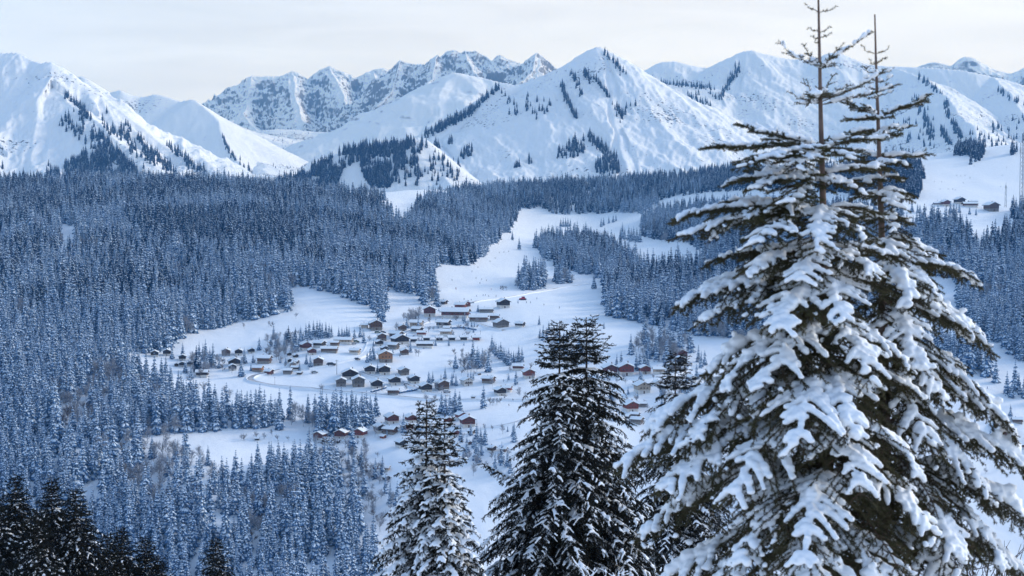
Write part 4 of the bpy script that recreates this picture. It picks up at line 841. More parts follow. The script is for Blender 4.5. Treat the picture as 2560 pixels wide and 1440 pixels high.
 (1643, 965, 20, 'gable', 'white', 24, 'small white house left of the slim dark spruce'),
 (1730, 956, 22, 'gable', 'dark', 16, 'dark gabled chalet just right of the slim dark spruce'),
 (1750, 972, 36, 'long', 'dark', 84, 'long dark building with a snowy roof near the big snow-laden tree'),
 (1752, 943, 15, 'hut', 'grey', 80, 'small grey hut on the open slope near the big snow-laden tree'),
 (1540, 998, 22, 'gable', 'dark', 14, 'dark chalet at the right edge of the dark tree crown'),
 (1578, 1031, 36, 'gable', 'red', 14, 'reddish chalet with a low snowy roof near the branch tip of the big tree'),
 (1600, 1018, 36, 'long', 'grey', 86, 'long snow-roofed building behind the low reddish chalet'),
 (1562, 1052, 28, 'eave', 'dark', 70, 'dark roof with snow stripes below the low reddish chalet'),
 (1588, 1046, 26, 'eave', 'dark', 66, 'dark house with a panelled snowy roof right of the striped roof'),
 (1594, 1062, 34, 'eave', 'grey', 60, 'snowy roof directly above the big tree branch'),
 (2247, 505, 28, 'long', 'brown', 86, 'long brown building peeping out right of the big tree on the plateau'),
 (2345, 513, 20, 'long', 'rust', 88, 'thin low building at the left of the plateau hotels'),
 (2366, 516, 20, 'gable', 'rust', 10, 'small brown gabled house beside the thin low building on the plateau'),
 (2402, 511, 22, 'gable', 'dark', 10, 'dark gabled house behind the plateau spruces'),
 (2434, 509, 22, 'long', 'dark', 88, 'dark long house at the back of the plateau hotels'),
 (2428, 518, 36, 'long', 'rust', 86, 'long low brown hotel with a snowy roof on the plateau'),
 (2483, 529, 30, 'gable', 'brown', 12, 'big brown gabled hotel at the right end of the plateau'),
 (1492, 598, 16, 'hut', 'dark', 30, 'dark hut at the edge of the wood on the snowy rise'),
 (1526, 600, 16, 'hut', 'brown', 60, 'brown hut on the snowy rise by the hut road'),
 (2546, 1060, 26, 'eave', 'brown', 80, 'brown house at the right edge of the picture above the red chalet'),
 (2486, 1071, 17, 'hut', 'brown', 10, 'small brown cabin on stilts at the right below the last branch tip'),
 (2529, 1096, 38, 'gable', 'red', -20, 'red chalet with a white ground floor at the right edge of the picture'),
 (2552, 1124, 28, 'eave', 'rust', 80, 'dark red roofed house at the right edge below the red chalet'),
 (642, 1102, 11, 'hut', 'dark', 86, 'tiny open hay shed in the small walled-in meadow'),
]
for (x, y, wpx, shp, col, rot, lab) in CHALETS:
    p = at(x, y); W, Ln = SHAPES[shp][:2]; r = R(rot)
    ext = abs(math.cos(r)) * (W + 2.3) + abs(math.sin(r)) * (Ln + 2.7)
    s = {'long': 1.08, 'eave': 1.2, 'wide': 1.2}.get(shp, 1.3) * wpx * p[1] / F / ext
    if (shp, col) not in CH: CH[(shp, col)] = chalet(shp, col)
    # stand it on the slope: footing sunk to the downhill side
    t = dup(CH[(shp, col)], (p[0], p[1] + .45 * s * (abs(math.sin(r)) * W + abs(math.cos(r)) * Ln), p[2] + .1), rot and -r * -1, s, lab, 'snow-roofed chalets of the village')
    t.name = 'shed' if shp == 'hut' else 'chalet'; t['category'] = 'hut' if shp == 'hut' else 'chalet'
for c in CH.values(): park(c)
print('village', round(time.time() - T0, 1))

# ------------------------------------------------------------------ roads
M_ROAD = material('packed_snow_road', (0.50, 0.50, 0.52), 0.9, scale=0.3, col2=(0.24, 0.23, 0.23))
M_CUT = material('road_cut', (0.30, 0.28, 0.27), 0.9, scale=0.2, col2=(0.62, 0.63, 0.66))
M_BANK = material('ploughed_snow', (0.84, 0.86, 0.89), 0.85)
def road(name, label, pts, wid, mat, bank=True):
    q = np.array([at(*p) for p in pts]); s = np.concatenate([[0], np.cumsum(np.linalg.norm(np.diff(q[:, :2], axis=0), axis=1))])
    tt = np.arange(0, s[-1], 4.0); x = np.interp(tt, s, q[:, 0]); y = np.interp(tt, s, q[:, 1])
    for _ in range(6): x[1:-1] = (x[:-2] + x[1:-1] * 2 + x[2:]) / 4; y[1:-1] = (y[:-2] + y[1:-1] * 2 + y[2:]) / 4
    tx, ty = np.gradient(x), np.gradient(y); n = np.hypot(tx, ty) + 1e-6; nx, ny = -ty / n, tx / n
    z = ground_z(x, y); hw = wid / 2; prof = [(-hw - 1.6, -1.2), (-hw - .9, .75), (-hw, .42), (hw, .42), (hw + .9, .75), (hw + 1.6, -1.2)]
    V = np.stack([np.stack([x + nx * o, y + ny * o, z + h + .15], -1) for o, h in prof], 1).reshape(-1, 3); m = len(x)
    F_, mi = [], []
    for k in range(5):
        a = np.arange(m - 1) * 6 + k; F_.append(np.stack([a, a + 1, a + 7, a + 6], 1)); mi.append(0 if k == 2 else 1)
    link(name, mesh_from(name, V, F_, [mat, M_BANK], mi, False), label=label, category='road', kind='structure')
road('road', 'cleared grey village road curving round the hairpin and along the lower slope', [(700, 925), (670, 932), (640, 938), (622, 943), (616, 948), (624, 954), (660, 960), (740, 968), (820, 976), (900, 983), (980, 991), (1060, 998), (1130, 1000), (1200, 1001), (1290, 1000), (1340, 1000)], 4.2, M_ROAD)
road('road', 'snow-packed lane climbing past the barns into the upper hamlet', [(770, 922), (830, 912), (890, 898), (912, 888), (922, 872), (926, 855), (940, 842), (970, 832), (1000, 838)], 4.0, M_RSNOW)
road('path', 'thin grey track running along the foot of the ski run to the wood', [(1180, 757), (1220, 750), (1260, 745), (1300, 738), (1340, 731), (1380, 724), (1420, 717), (1472, 710)], 3.0, M_CUT)
road('path', 'hut road bending over the snowy rise by the spruces', [(1540, 606), (1560, 602), (1566, 598), (1562, 594), (1556, 592)], 3.0, M_CUT)

M_LANE = material('trodden_snow', (0.66, 0.67, 0.70), 0.9, scale=0.25, col2=(0.42, 0.42, 0.44))
road('lane', 'trodden snow lane through the top of the upper hamlet', [(1000, 838), (1030, 826), (1060, 806), (1100, 802), (1150, 803), (1200, 810), (1240, 824), (1262, 826)], 3.4, M_LANE)
road('lane', 'trodden snow lane threading the red chalets', [(930, 1066), (980, 1070), (1040, 1068), (1090, 1075), (1150, 1078), (1210, 1072), (1290, 1060), (1330, 1040)], 3.4, M_LANE)
road('lane', 'trodden snow lane in front of the three red roofed chalets', [(1480, 950), (1540, 947), (1600, 946), (1660, 944), (1710, 930), (1724, 905)], 3.4, M_LANE)
road('lane', 'trodden snow lane between the lower rows of dark chalets', [(898, 930), (940, 945), (990, 948), (1030, 968), (1085, 984), (1120, 990)], 3.2, M_LANE)
def hedge(lab, pts):
    q = np.array([at(*p) for p in pts]); o = q[0]; t = thing('hedge', lab, 'hedge', tuple(o)); n = 26; k = np.linspace(0, len(q) - 1, n)
    ax = np.stack([np.interp(k, np.arange(len(q)), q[:, i]) for i in range(3)], 1) - o; g = np.random.default_rng(len(lab))
    b = MB(); b.tube(ax + (0, 0, .6), .8 + g.uniform(-.15, .2, n), 9); b.build('foliage', M_NEEDLE, t)
    b = MB(); b.tube(ax + np.array([0, 0, 1.25]) + g.normal(size=(n, 3)) * .06, .55 + g.uniform(-.15, .15, n), 8); b.build('snow', M_RSNOW, t, True)
hedge('snow-capped hedge running down to the brown house nearest the lower road', [(928, 982), (944, 977), (958, 973), (966, 970)])
hedge('snowy hedge between the brown house and the dark chalet with a white front', [(998, 984), (1018, 980), (1036, 977), (1046, 974)])
hedge('long snowy hedge below the long white-roofed houses of the upper hamlet', [(1130, 822), (1150, 820), (1172, 822), (1190, 826)])
# ------------------------------------------------------------------ cars, poles, masts, skiers
M_POLE = material('grey_timber', (0.09, 0.08, 0.075), 0.9); M_TYRE = material('tyre_rubber', (0.015, 0.015, 0.016), 0.9); M_STEEL = material('galvanised_steel', (0.22, 0.24, 0.27), 0.5)
CARP = {'dark': (0.03, 0.035, 0.05), 'red': (0.25, 0.03, 0.03), 'silver': (0.35, 0.37, 0.40), 'green': (0.03, 0.09, 0.05)}
def car(col, L=4.4, H=1.5):
    t = thing('parked_car', 'car', 'car'); w = .88
    pr = [(-L / 2, .35), (L / 2, .35), (L / 2, .85), (L * .28, .95), (L * .12, H), (-L * .33, H), (-L * .46, .95), (-L / 2, .9)]
    b = MB(); n = len(pr); v = [(x, -w, z) for x, z in pr] + [(x, w, z) for x, z in pr]
    b.add(v, q=[(i, (i + 1) % n, n + (i + 1) % n, n + i) for i in range(n)], t=[(0, i, i + 1) for i in range(1, n - 1)] + [(n, n + i + 1, n + i) for i in range(1, n - 1)])
    b.build('body', material('car_paint_' + col, CARP[col], 0.3, spec=0.5), t)
    b = MB(); b.box(-L * .34, L * .14, -w - .01, w + .01, .98, H - .12); b.build('window', M_GLASS, t)
    b = MB(); b.box(-L * .34, L * .11, -w * .9, w * .9, H + .004, H + .25); b.build('snow', M_RSNOW, t)
    for x in (-L * .31, L * .31):
        for y in (-w, w):
            b = MB(); b.tube([(x, y - .1, .33), (x, y + .1, .33)], .33, 12); b.build('wheel', M_TYRE, t)
    return t
CARS = [(786, 933, 'silver', 25, 1.25, 'silver car parked under snow beside the open slope'), (828, 914, 'dark', 12, 1.7, 'long dark van parked on the lane below the pale stone house'), (890, 856, 'green', 8, 1.3, 'green car parked right of the big pale barn'), (884, 861, 'silver', 12, 1.1, 'snow-covered car just below the green one at the barn'),
        (893, 900, 'dark', 10, 1.2, 'dark vehicle on the lane at the frosted bush'), (944, 833, 'green', 5, 1.2, 'green vehicle below the reddish brown chalet'), (958, 833, 'dark', 5, 1.2, 'dark car right of the green vehicle in the upper hamlet'), (1117, 982, 'silver', 15, 1.3, 'snow-covered car in front of the pinkish brown chalet'), (1016, 963, 'silver', 10, 1.1, 'snowy car beside the dark chalet with a long balcony')]
for x, y, c, rz, s, lab in CARS:
    t = car(c); t.location = tuple(at(x, y) + (0, 0, .12)); t.rotation_euler.z = R(rz); t.scale = (s,) * 3; t['label'] = lab; t['group'] = 'parked vehicles in the village'
def pole():
    t = thing('utility_pole', 'pole', 'pole'); b = MB(); b.tube([(0, 0, -1), (0, 0, 9)], [.16, .11], 6); b.build('post', M_POLE, t)
    b = MB(); b.box(-.9, .9, -.07, .07, 8.2, 8.38); b.build('crossarm', M_POLE, t)
    for x in (-.75, 0, .75):
        b = MB(); b.tube([(x, 0, 8.385), (x, 0, 8.62)], .06, 6); b.build('insulator', M_STEEL, t)
    return t
p0 = pole()
for x, y, h, lab in [(842, 937, 38, 'tall power pole left of the double-gabled chalet'), (906, 846, 28, 'power pole at the top of the hamlet lane'), (899, 838, 26, 'thin pole beside the pale annex'), (1201, 848, 22, 'power pole right of the red cabin'), (1221, 902, 24, 'pole beside the white bank at the spruce band'), (687, 962, 20, 'lone pole in the open snow above the lower road'), (1268, 955, 20, 'thin pole on the slope above the pinkish red house'), (1140, 802, 20, 'pole in front of the very long house')]:
    p = at(x, y); dup(p0, tuple(p), .2, h * p[1] / F / 9, lab, 'power poles of the village')
park(p0)
def lattice_mast(H, w0, w1, lab, pos):
    t = thing('lattice_mast', lab, 'mast', pos); n = int(H / (w0 * 2.0)); b = MB()
    for k in range(3):
        a = k * 2.094 + .4; b.tube([(math.cos(a) * w0, math.sin(a) * w0, -1), (math.cos(a) * w1, math.sin(a) * w1, H)], w0 * .10, 5)
    b.build('leg_frame', M_STEEL, t); b = MB()
    for i in range(n):
        for k in range(3):
            za, zb = H * i / n, H * (i + 1) / n; ra, rb = w0 + (w1 - w0) * i / n, w0 + (w1 - w0) * (i + 1) / n
            a, c = k * 2.094 + .4, (k + 1) * 2.094 + .4
            if i % 2: a, c = c, a
            b.tube([(math.cos(a) * ra, math.sin(a) * ra, za), (math.cos(c) * rb, math.sin(c) * rb, zb)], w0 * .06, 4)
    b.build('bracing', M_STEEL, t); b = MB(); b.tube([(0, 0, H - .5), (0, 0, H + H * .12)], w1 * .25, 6); b.build('aerial', M_STEEL, t)
    for k in range(3):
        a = k * 2.094; x, y = math.cos(a) * w1 * 1.6, math.sin(a) * w1 * 1.6; b = MB(); b.box(x - .25, x + .25, y - .25, y + .25, H * .86, H * .94); b.build('antenna_panel', M_PLASTER, t)
p = at(2514, 518); lattice_mast(55 * p[1] / F, 1.6, .7, 'slim lattice radio mast beside the big brown hotel on the plateau', tuple(p))
p = at(2553, 548); lattice_mast(190 * p[1] / F, 2.6, 2.2, 'very tall lattice tower at the right edge of the picture', tuple(p))

def skier_mesh():
    """one continuous low body: legs, torso, arms and head grown from a skeleton"""
    V = [(0, 0, .92), (-.12, -.04, .48), (-.13, .02, .06), (.12, -.04, .48), (.13, .02, .06), (0, -.05, 1.15), (0, -.10, 1.42), (-.22, -.10, 1.40), (-.34, -.16, 1.14), (-.28, -.36, 1.02), (.22, -.10, 1.40), (.34, -.16, 1.14), (.28, -.36, 1.02), (0, -.12, 1.52), (0, -.13, 1.68), (-.13, -.16, .04), (.13, -.16, .04)]
    E = [(0, 1), (1, 2), (0, 3), (3, 4), (0, 5), (5, 6), (6, 7), (7, 8), (8, 9), (6, 10), (10, 11), (11, 12), (6, 13), (13, 14), (2, 15), (4, 16)]
    RR = [.16, .10, .07, .10, .07, .16, .15, .08, .065, .05, .08, .065, .05, .07, .12, .05, .05]
    me = bpy.data.meshes.new('skier'); me.from_pydata(V, E, []); o = bpy.data.objects.new('skier', me); COL.objects.link(o)
    md = o.modifiers.new('s', 'SKIN'); 
    for i, r in enumerate(RR): me.skin_vertices[0].data[i].radius = (r, r)
    me.skin_vertices[0].data[0].use_root = True
    sb = o.modifiers.new('u', 'SUBSURF'); sb.levels = 1
    out = bpy.data.meshes.new_from_object(o.evaluated_get(bpy.context.evaluated_depsgraph_get())); bpy.data.objects.remove(o); return out
SKM = skier_mesh(); SKC = {}
def skier(col):
    m = SKM.copy(); m.materials.clear(); m.materials.append(material(col + '_ski_suit', {'dark': (.03, .035, .05), 'red': (.35, .03, .03), 'blue': (.04, .09, .25)}[col], .8))
    b = MB()
    for x in (-.14, .14): b.add([(x - .05, -.9, .0), (x + .05, -.9, .0), (x + .05, .75, .0), (x - .05, .75, .0), (x - .05, -.95, .03), (x + .05, -.95, .03), (x + .05, .75, .03), (x - .05, .75, .03)], q=[(0, 3, 2, 1), (4, 5, 6, 7), (0, 1, 5, 4), (2, 3, 7, 6), (0, 4, 7, 3), (1, 2, 6, 5)])
    sk = b.mesh('skis', M_STEEL); b = MB()
    for x in (-.28, .28): b.tube([(x, -.38, 1.05), (x * 1.15, -.1, .02)], .015, 4)
    SKC[col] = (m, sk, b.mesh('ski_poles', M_STEEL))
for c in ('dark', 'red', 'blue'): skier(c)
SK = [('tiny skier in dark clothing on the broad ski run above the upper hamlet', 'skiers on the broad ski run', 'dark', [(1190, 697), (1204, 700), (1216, 703), (1200, 710), (1248, 633), (1272, 630), (1238, 647), (1260, 632), (1180, 680), (1140, 722), (1160, 750), (1192, 742), (1208, 740), (1213, 740), (1222, 742), (1240, 742), (1178, 752), (1130, 702), (1195, 670), (1225, 655), (1246, 612)]),
      ('skier in red on the ski run just above the track', None, 'red', [(1228, 725)]), ('skier in red low on the ski run left of the track', None, 'red', [(1140, 724)]),
      ('small figure in dark clothing on the snow below the track', 'walkers below the track', 'dark', [(1342, 748), (1360, 764), (1316, 758), (1326, 758), (1398, 771)]),
      ('tiny skier in dark clothing on the wide plateau piste at the right', 'skiers on the plateau piste', 'dark', [(2336, 455), (2354, 456), (2370, 474), (2382, 474), (2388, 476), (2392, 440), (2402, 441), (2412, 440), (2425, 446), (2436, 416), (2408, 458), (2505, 440), (2502, 468), (2516, 420), (2350, 474), (2344, 503), (2354, 503)]),
      ('tiny skier in blue on the slope behind the lower right branches', 'skiers on the lower right slope', 'blue', [(2341, 895), (2360, 942), (2408, 945), (2432, 956), (2412, 962), (2468, 972), (2378, 938)])]
for lab, grp, col, pts in SK:
    for i, (x, y) in enumerate(pts):
        p = at(x, y); t = thing('person', lab, 'person', tuple(p + (0, 0, .05)), float(_t.uniform(-1.2, 1.2)), grp if len(pts) > 1 else None, 1.12 if y < 800 else 1.0)
        m, sk, po = SKC[col]; link('body', m, t); link('skis', sk, t); link('ski_poles', po, t)
# red hut-shaped tent flag beside the little tree
p = at(1306, 750); t = thing('groomer', 'red piste machine parked under the track by a tiny spruce', 'piste machine', tuple(p), .5, None, 1.3)
b = MB(); b.box(-2.2, 2.2, -1.1, 1.1, .7, 1.5); b.build('body', material('red_paint', (.38, .02, .03), .5), t)
b = MB(); b.box(-.2, 1.6, -1.0, 1.0, 1.503, 2.7); b.build('cab', material('red_cab', (.38, .02, .03), .5), t)
b = MB(); b.box(.2, 1.63, -1.03, 1.03, 1.8, 2.5); b.build('window', M_GLASS, t)
for y in (-1.2, 1.2):
    b = MB(); b.box(-2.3, 2.3, y - .4, y + .4, 0, .69); b.build('track', M_TYRE, t)
b = MB(); b.box(2.35, 2.6, -1.9, 1.9, .1, 1.2); b.build('blade', M_STEEL, t)
print('details', round(time.time() - T0, 1))
# ------------------------------------------------------------------ foreground spruces
def fg_needle_mat(name, c1, c2):
    m = material(name, c1, 0.75, scale=2.2, col2=c2, spec=0.15); return m
M_FGN = fg_needle_mat('olive_needles', (0.082, 0.078, 0.036), (0.034, 0.036, 0.018))
M_FGD = fg_needle_mat('dark_spruce_needles', (0.017, 0.022, 0.016), (0.005, 0.007, 0.006))
M_FGK = material('dark_shoot_bark', (0.035, 0.026, 0.022), 0.9)
M_FGS = material('shoot_bark', (0.095, 0.052, 0.038), 0.85, 0.3, 9)
M_FGT = material('trunk_bark', (0.135, 0.095, 0.080), 0.9, 0.35, 7, bump=0.01, bscale=30)
M_FSNOW = material('clinging_snow', (0.86, 0.88, 0.90), 0.75, bump=0.006, bscale=35, spec=0.25)
_ib = None
def ico():
    global _ib
    if _ib is None:
        import bmesh
        bm = bmesh.new(); bmesh.ops.create_icosphere(bm, subdivisions=1, radius=1.0)
        _ib = (np.array([v.co[:] for v in bm.verts]), np.array([[v.index for v in f.verts] for f in bm.faces])); bm.free()
    return _ib
def snow_mesh(name, C, rad, vox, seed, smooth=3, flat=0.8):
    """snow lumps melted into one surface"""
    iv, fi = ico(); g = np.random.default_rng(seed); n = len(C)
    ax = 1 + g.uniform(-.18, .18, (n, 3)); ax[:, 2] *= flat
    V = (np.asarray(C)[:, None] + np.asarray(rad)[:, None, None] * ax[:, None] * iv[None]).reshape(-1, 3)
    Fc = (fi[None] + (np.arange(n) * len(iv))[:, None, None]).reshape(-1, 3)
    me = mesh_from(name, V, [Fc], [M_FSNOW]); o = bpy.data.objects.new(name, me); COL.objects.link(o)
    md = o.modifiers.new('r', 'REMESH'); md.mode = 'VOXEL'; md.voxel_size = vox; md.use_smooth_shade = True
    s = o.modifiers.new('s', 'SMOOTH'); s.factor = .5; s.iterations = smooth
    out = bpy.data.meshes.new_from_object(o.evaluated_get(bpy.context.evaluated_depsgraph_get()))
    bpy.data.objects.remove(o); bpy.data.meshes.remove(me)
    out.name = name
    if not out.materials: out.materials.append(M_FSNOW)
    out.polygons.foreach_set('use_smooth', np.ones(len(out.polygons), bool))
    return out
def unit(v): return v / (np.linalg.norm(v, axis=-1, keepdims=True) + 1e-9)
def needles(A, B, den, nl, nw, g):
    L = np.linalg.norm(B - A, axis=1); cnt = np.maximum(1, (L * den + g.random(len(L))).astype(int)); idx = np.repeat(np.arange(len(L)), cnt)
    t = g.random(len(idx)); T = unit(B - A)[idx]; P = A[idx] + (B - A)[idx] * t[:, None]
    r = unit(np.cross(T, g.normal(size=T.shape))); d = unit(T * g.uniform(.35, .9, (len(idx), 1)) + r); l = nl * g.uniform(.7, 1.15, (len(idx), 1))
    s = unit(np.cross(d, g.normal(size=d.shape))) * nw * .5
    V = np.stack([P - s, P + s, P + d * l], 1).reshape(-1, 3); return V, np.arange(len(V)).reshape(-1, 3)
def stems(A, B, ra, rb):
    T = unit(B - A); h = np.where(np.abs(T[:, 2:3]) < .9, np.array([[0, 0, 1.0]]), np.array([[1.0, 0, 0]])); a = unit(np.cross(T, h)); b = np.cross(T, a); n = len(A)
    V = []
    for P, r in ((A, ra), (B, rb)):
        for k in range(3):
            an = k * 2.0944; V.append(P + (a * math.cos(an) + b * math.sin(an)) * np.reshape(r, (-1, 1)))
    V = np.stack(V, 1).reshape(-1, 3); o = (np.arange(n) * 6)[:, None]
    Q = np.concatenate([o + np.array([[0, 1, 4, 3]]), o + np.array([[1, 2, 5, 4]]), o + np.array([[2, 0, 3, 5]])]); return V, Q
def fg_branch(P0, P1, P2, g, q):
    """one bough: curved axis, hanging side twigs with their own shoots, and the snow lying on it.
    returns shoot segments (A, B, stem radii) and snow lumps (C, r)"""
    s = np.linspace(0, 1, 26)[:, None]; ax = (1 - s) ** 2 * P0 + 2 * s * (1 - s) * P1 + s * s * P2
    wob = g.normal(size=3) * .5; ax = ax + np.sin(s * 9 + wob) * .012 * q['k'] * s
    L = np.linalg.norm(np.diff(ax, axis=0), axis=1).sum(); T = unit(np.gradient(ax, axis=0))
    A, B, rr, nd, C, cr = [], [], [], [], [], []
    r0 = q['r0'] * (.4 + .6 * min(1, L / (1.6 * q['k'])))
    for i in range(25):
        A.append(ax[i]); B.append(ax[i + 1]); rr.append((r0 * (1 - .8 * i / 25), r0 * (1 - .8 * (i + 1) / 25))); nd.append(i / 25 > q['bare'])
    cov = q['cover']; up = np.array([0, 0, 1.0]); ph = g.uniform(0, 9)
    lump = lambda x: .78 + .55 * math.sin(x * 7.0 / q['k'] + ph) * math.sin(x * 3.1 / q['k'] + ph * 2) + g.uniform(-.22, .22)
    dist = np.arange(.10 * L, .97 * L, q['vstep'])
    for d in dist:
        f = d / L; i = min(25, int(f * 25)); p = ax[i] + (ax[min(25, i + 1)] - ax[i]) * (f * 25 - i)
        r = q['S'] * lump(d) * (.5 + .5 * min(1, f * 4)) * (1 if f < .8 else .62) * (.55 + .45 * min(1, L / (1.3 * q['k'])))
        if r > .3 * q['S'] and g.random() < cov + .25:
            C.append(p + up * r * .45); cr.append(r * .9)
            C.append(p + up * r * g.uniform(.5, 1.0) + g.normal(size=3) * r * .4); cr.append(r * g.uniform(.35, .6))
            if g.random() < q['wide']: C.append(p + up * r * .25 + np.cross(T[i], up) * r * g.uniform(-.9, .9)); cr.append(r * .75)
    d = q['s0'] * L
    while d < L * .985:
        f = d / L; i = min(24, int(f * 25)); p = ax[i] + (ax[i + 1] - ax[i]) * (f * 25 - i); t = T[i]; side = unit(np.cross(t, up))
        for sg in (1, -1):
            if g.random() < .10: continue
            l2 = min(q['lmax'], L * q['lr'] * (1 - f) ** .6 + q['lmin']) * g.uniform(.6, 1.15)
            hang = q['hang'] * g.uniform(.6, 1.25)
            dr = unit(t * g.uniform(.35, .75) + side * sg * g.uniform(.65, 1.0) - up * hang * .22 + up * q['lift']); pts = [p]; nseg = 4
            for k in range(nseg):
                pts.append(pts[-1] + dr * l2 / nseg); dr = unit(dr - up * hang * q['bend'])
            pts = np.array(pts); rt = q['r2']
            for k in range(nseg):
                A.append(pts[k]); B.append(pts[k + 1]); rr.append((rt * (1 - .18 * k), rt * (1 - .18 * (k + 1)))); nd.append(True)
            # shoots on the twig
            m = int(l2 / q['tsp']); ss = 1
            for k in range(m):
                w = (k + .6) / (m + .3) * nseg; a = int(w); pp = pts[a] + (pts[a + 1] - pts[a]) * (w - a); td = unit(pts[a + 1] - pts[a]); sd = unit(np.cross(td, up) + g.normal(size=3) * .25); ss = -ss
                l3 = q['t3'] * g.uniform(.6, 1.2) * (1.15 - .6 * w / nseg); e = pp + unit(td * .75 + sd * ss * .7 - up * hang * .25) * l3
                A.append(pp); B.append(e); rr.append((rt * .7, rt * .4)); nd.append(True)
                if g.random() < cov * q['tcov']:
                    for z in (.35, .75): C.append(pp + (e - pp) * z + up * q['S2'] * .42); cr.append(q['S2'] * g.uniform(.55, .85))
            if g.random() < cov:
                e = g.uniform(.3, .9); k2 = max(2, int(l2 * e / (q['S2'] * .8)))
                for k in range(k2):
                    w = (k + .4) / k2 * e * nseg * .999; a = int(w); pp = pts[a] + (pts[a + 1] - pts[a]) * (w - a)
                    r = q['S2'] * (1.25 - .65 * w / nseg) * g.uniform(.75, 1.25); td = unit(pts[a + 1] - pts[a]); o = unit(up - td * td[2] + side * sg * .15)
                    C.append(pp + o * r * .55); cr.append(r)
        d += q['sec'] * g.uniform(.75, 1.3)
    return np.array(A), np.array(B), np.array(rr), np.array(nd), np.array(C) if C else np.zeros((0, 3)), np.array(cr)
def bough_mesh(name, segs, g, q, nmat):
    A, B, rr, nd = segs
    Vs, Qs = stems(A, B, rr[:, 0], rr[:, 1]); Vn, Tn = needles(A[nd], B[nd], q['den'], q['nl'], q['nw'], g)
    return mesh_from(name, np.concatenate([Vs, Vn]), [Qs, Tn + len(Vs)], [M_FGK if nmat is M_FGD else M_FGS, nmat], [0, 1])
HERO = dict(k=1.0, bend=.26, r0=.017, r2=.0045, bare=.25, cover=.78, S=.060, vstep=.035, wide=.55, s0=.13, sec=.062, lr=.44, lmin=.09, lmax=.42, hang=.55, lift=0, tsp=.055, t3=.085, S2=.032, tcov=.45, den=520, nl=.022, nw=.0058)
def hero_tree(name, label, trunk, Y, bough_list, seed, below):
    """trunk: photo column by row; bough_list: (row of base, tip column, tip row, tip depth offset, arch in pixels)"""
    g = np.random.default_rng(seed); rows = np.array([t[0] for t in trunk], float); cols = np.array([t[1] for t in trunk], float); tx = lambda y: float(np.interp(y, rows, cols))
    base = P3(tx(1440), 1440, Y); gz = float(ground_z(base[0], Y)); root = thing(name, label, 'spruce', (base[0], Y, gz)); O = np.array([base[0], Y, gz])
    top = P3(tx(rows[0]), rows[0], Y); yy = list(np.linspace(rows[0], 1440, 28)); pts = [P3(tx(y), y, Y) for y in yy] + [np.array([base[0], Y, gz - .6])]
    hgt = pts[0][2] - np.array([p[2] for p in pts]); rad = .0065 + .0095 * hgt + .0012 * hgt ** 2
    b = MB(); b.tube(np.array(pts) - O, rad, 9); b.build('trunk', M_FGT, root, True)
    nfr = 0
    for (by, px, py, dY, arch) in bough_list:
        front = by > 680 and dY < -.3
        if front:
            nfr += 1
            if nfr % 3 == 1: continue
        P0 = P3(tx(by), by, Y); P2 = P3(px, py, Y + dY); P1 = .42 * P0 + .58 * P2 + np.array([0, 0, 1.35 * arch * Y / F]) + g.normal(size=3) * .02
        f = min(1, max(0, (by - 200) / 700)); q = dict(HERO)
        hi = max(0, (330 - by) / 330)
        q['cover'] = .08 if by < 150 else (.26 if by < 330 else .46 + .04 * f); q['S'] = (.042 if by > 330 else .032) + .019 * f; q['S2'] = .024 + .007 * f; q['hang'] = .05 + .72 * f; q['lift'] = .12 * (1 - f)
        q['r0'] = .007 + .009 * f; q['sec'] = .070 - .026 * f; q['tcov'] = .07; q['wide'] = .35; q['lmax'] = .40 + .16 * f
        if by < 270: q.update(sec=.10, lr=.26, lmin=.03, tsp=.075, bare=.0, den=300)
        if by < 140: q.update(sec=.30, lmin=.0, lr=.22, s0=.3)
        if by > 640:
            q['S'] *= 1.42 if not front else 1.08; q['S2'] *= 1.14; q['cover'] = .54; q['wide'] = .6; q['lmax'] = .62; q['lr'] = .48; q['sec'] = .058
        A, B, rr, nd, C, cr = fg_branch(P0, P1, P2, g, q)
        br = link('branch', bough_mesh('branch', (A - O, B - O, rr, nd), g, q, M_FGN), root)
        if len(C) > 2:
            link('snow', snow_mesh('snow', C - O, cr, .0115 if by > 300 else .009, int(g.integers(1e6)), 1), br)
    # short inner boughs that hide the stem, one dark mass
    SA, SB, SR, SN = [], [], [], []; q = dict(HERO); q.update(cover=0, sec=.075, tsp=.07, hang=.7, lmax=.5, s0=.08, bare=.1)
    for by in np.arange(640, 1640, 15.0):
        az = g.uniform(0, 6.28); l = (.35 + .55 * min(1, (by - 600) / 700)) * g.uniform(.6, 1.15); P0 = P3(tx(by), by, Y); d = np.array([math.cos(az), math.sin(az) - .25, 0])
        A, B, rr, nd, C, cr = fg_branch(P0, P0 + d * l * .5 + (0, 0, .10 * l), P0 + d * l - (0, 0, .42 * l), g, q); SA.append(A); SB.append(B); SR.append(rr); SN.append(nd)
    link('inner_branches', bough_mesh('inner_branches', (np.concatenate(SA) - O, np.concatenate(SB) - O, np.concatenate(SR), np.concatenate(SN)), g, q, M_FGN), root, kind='stuff')
    return root
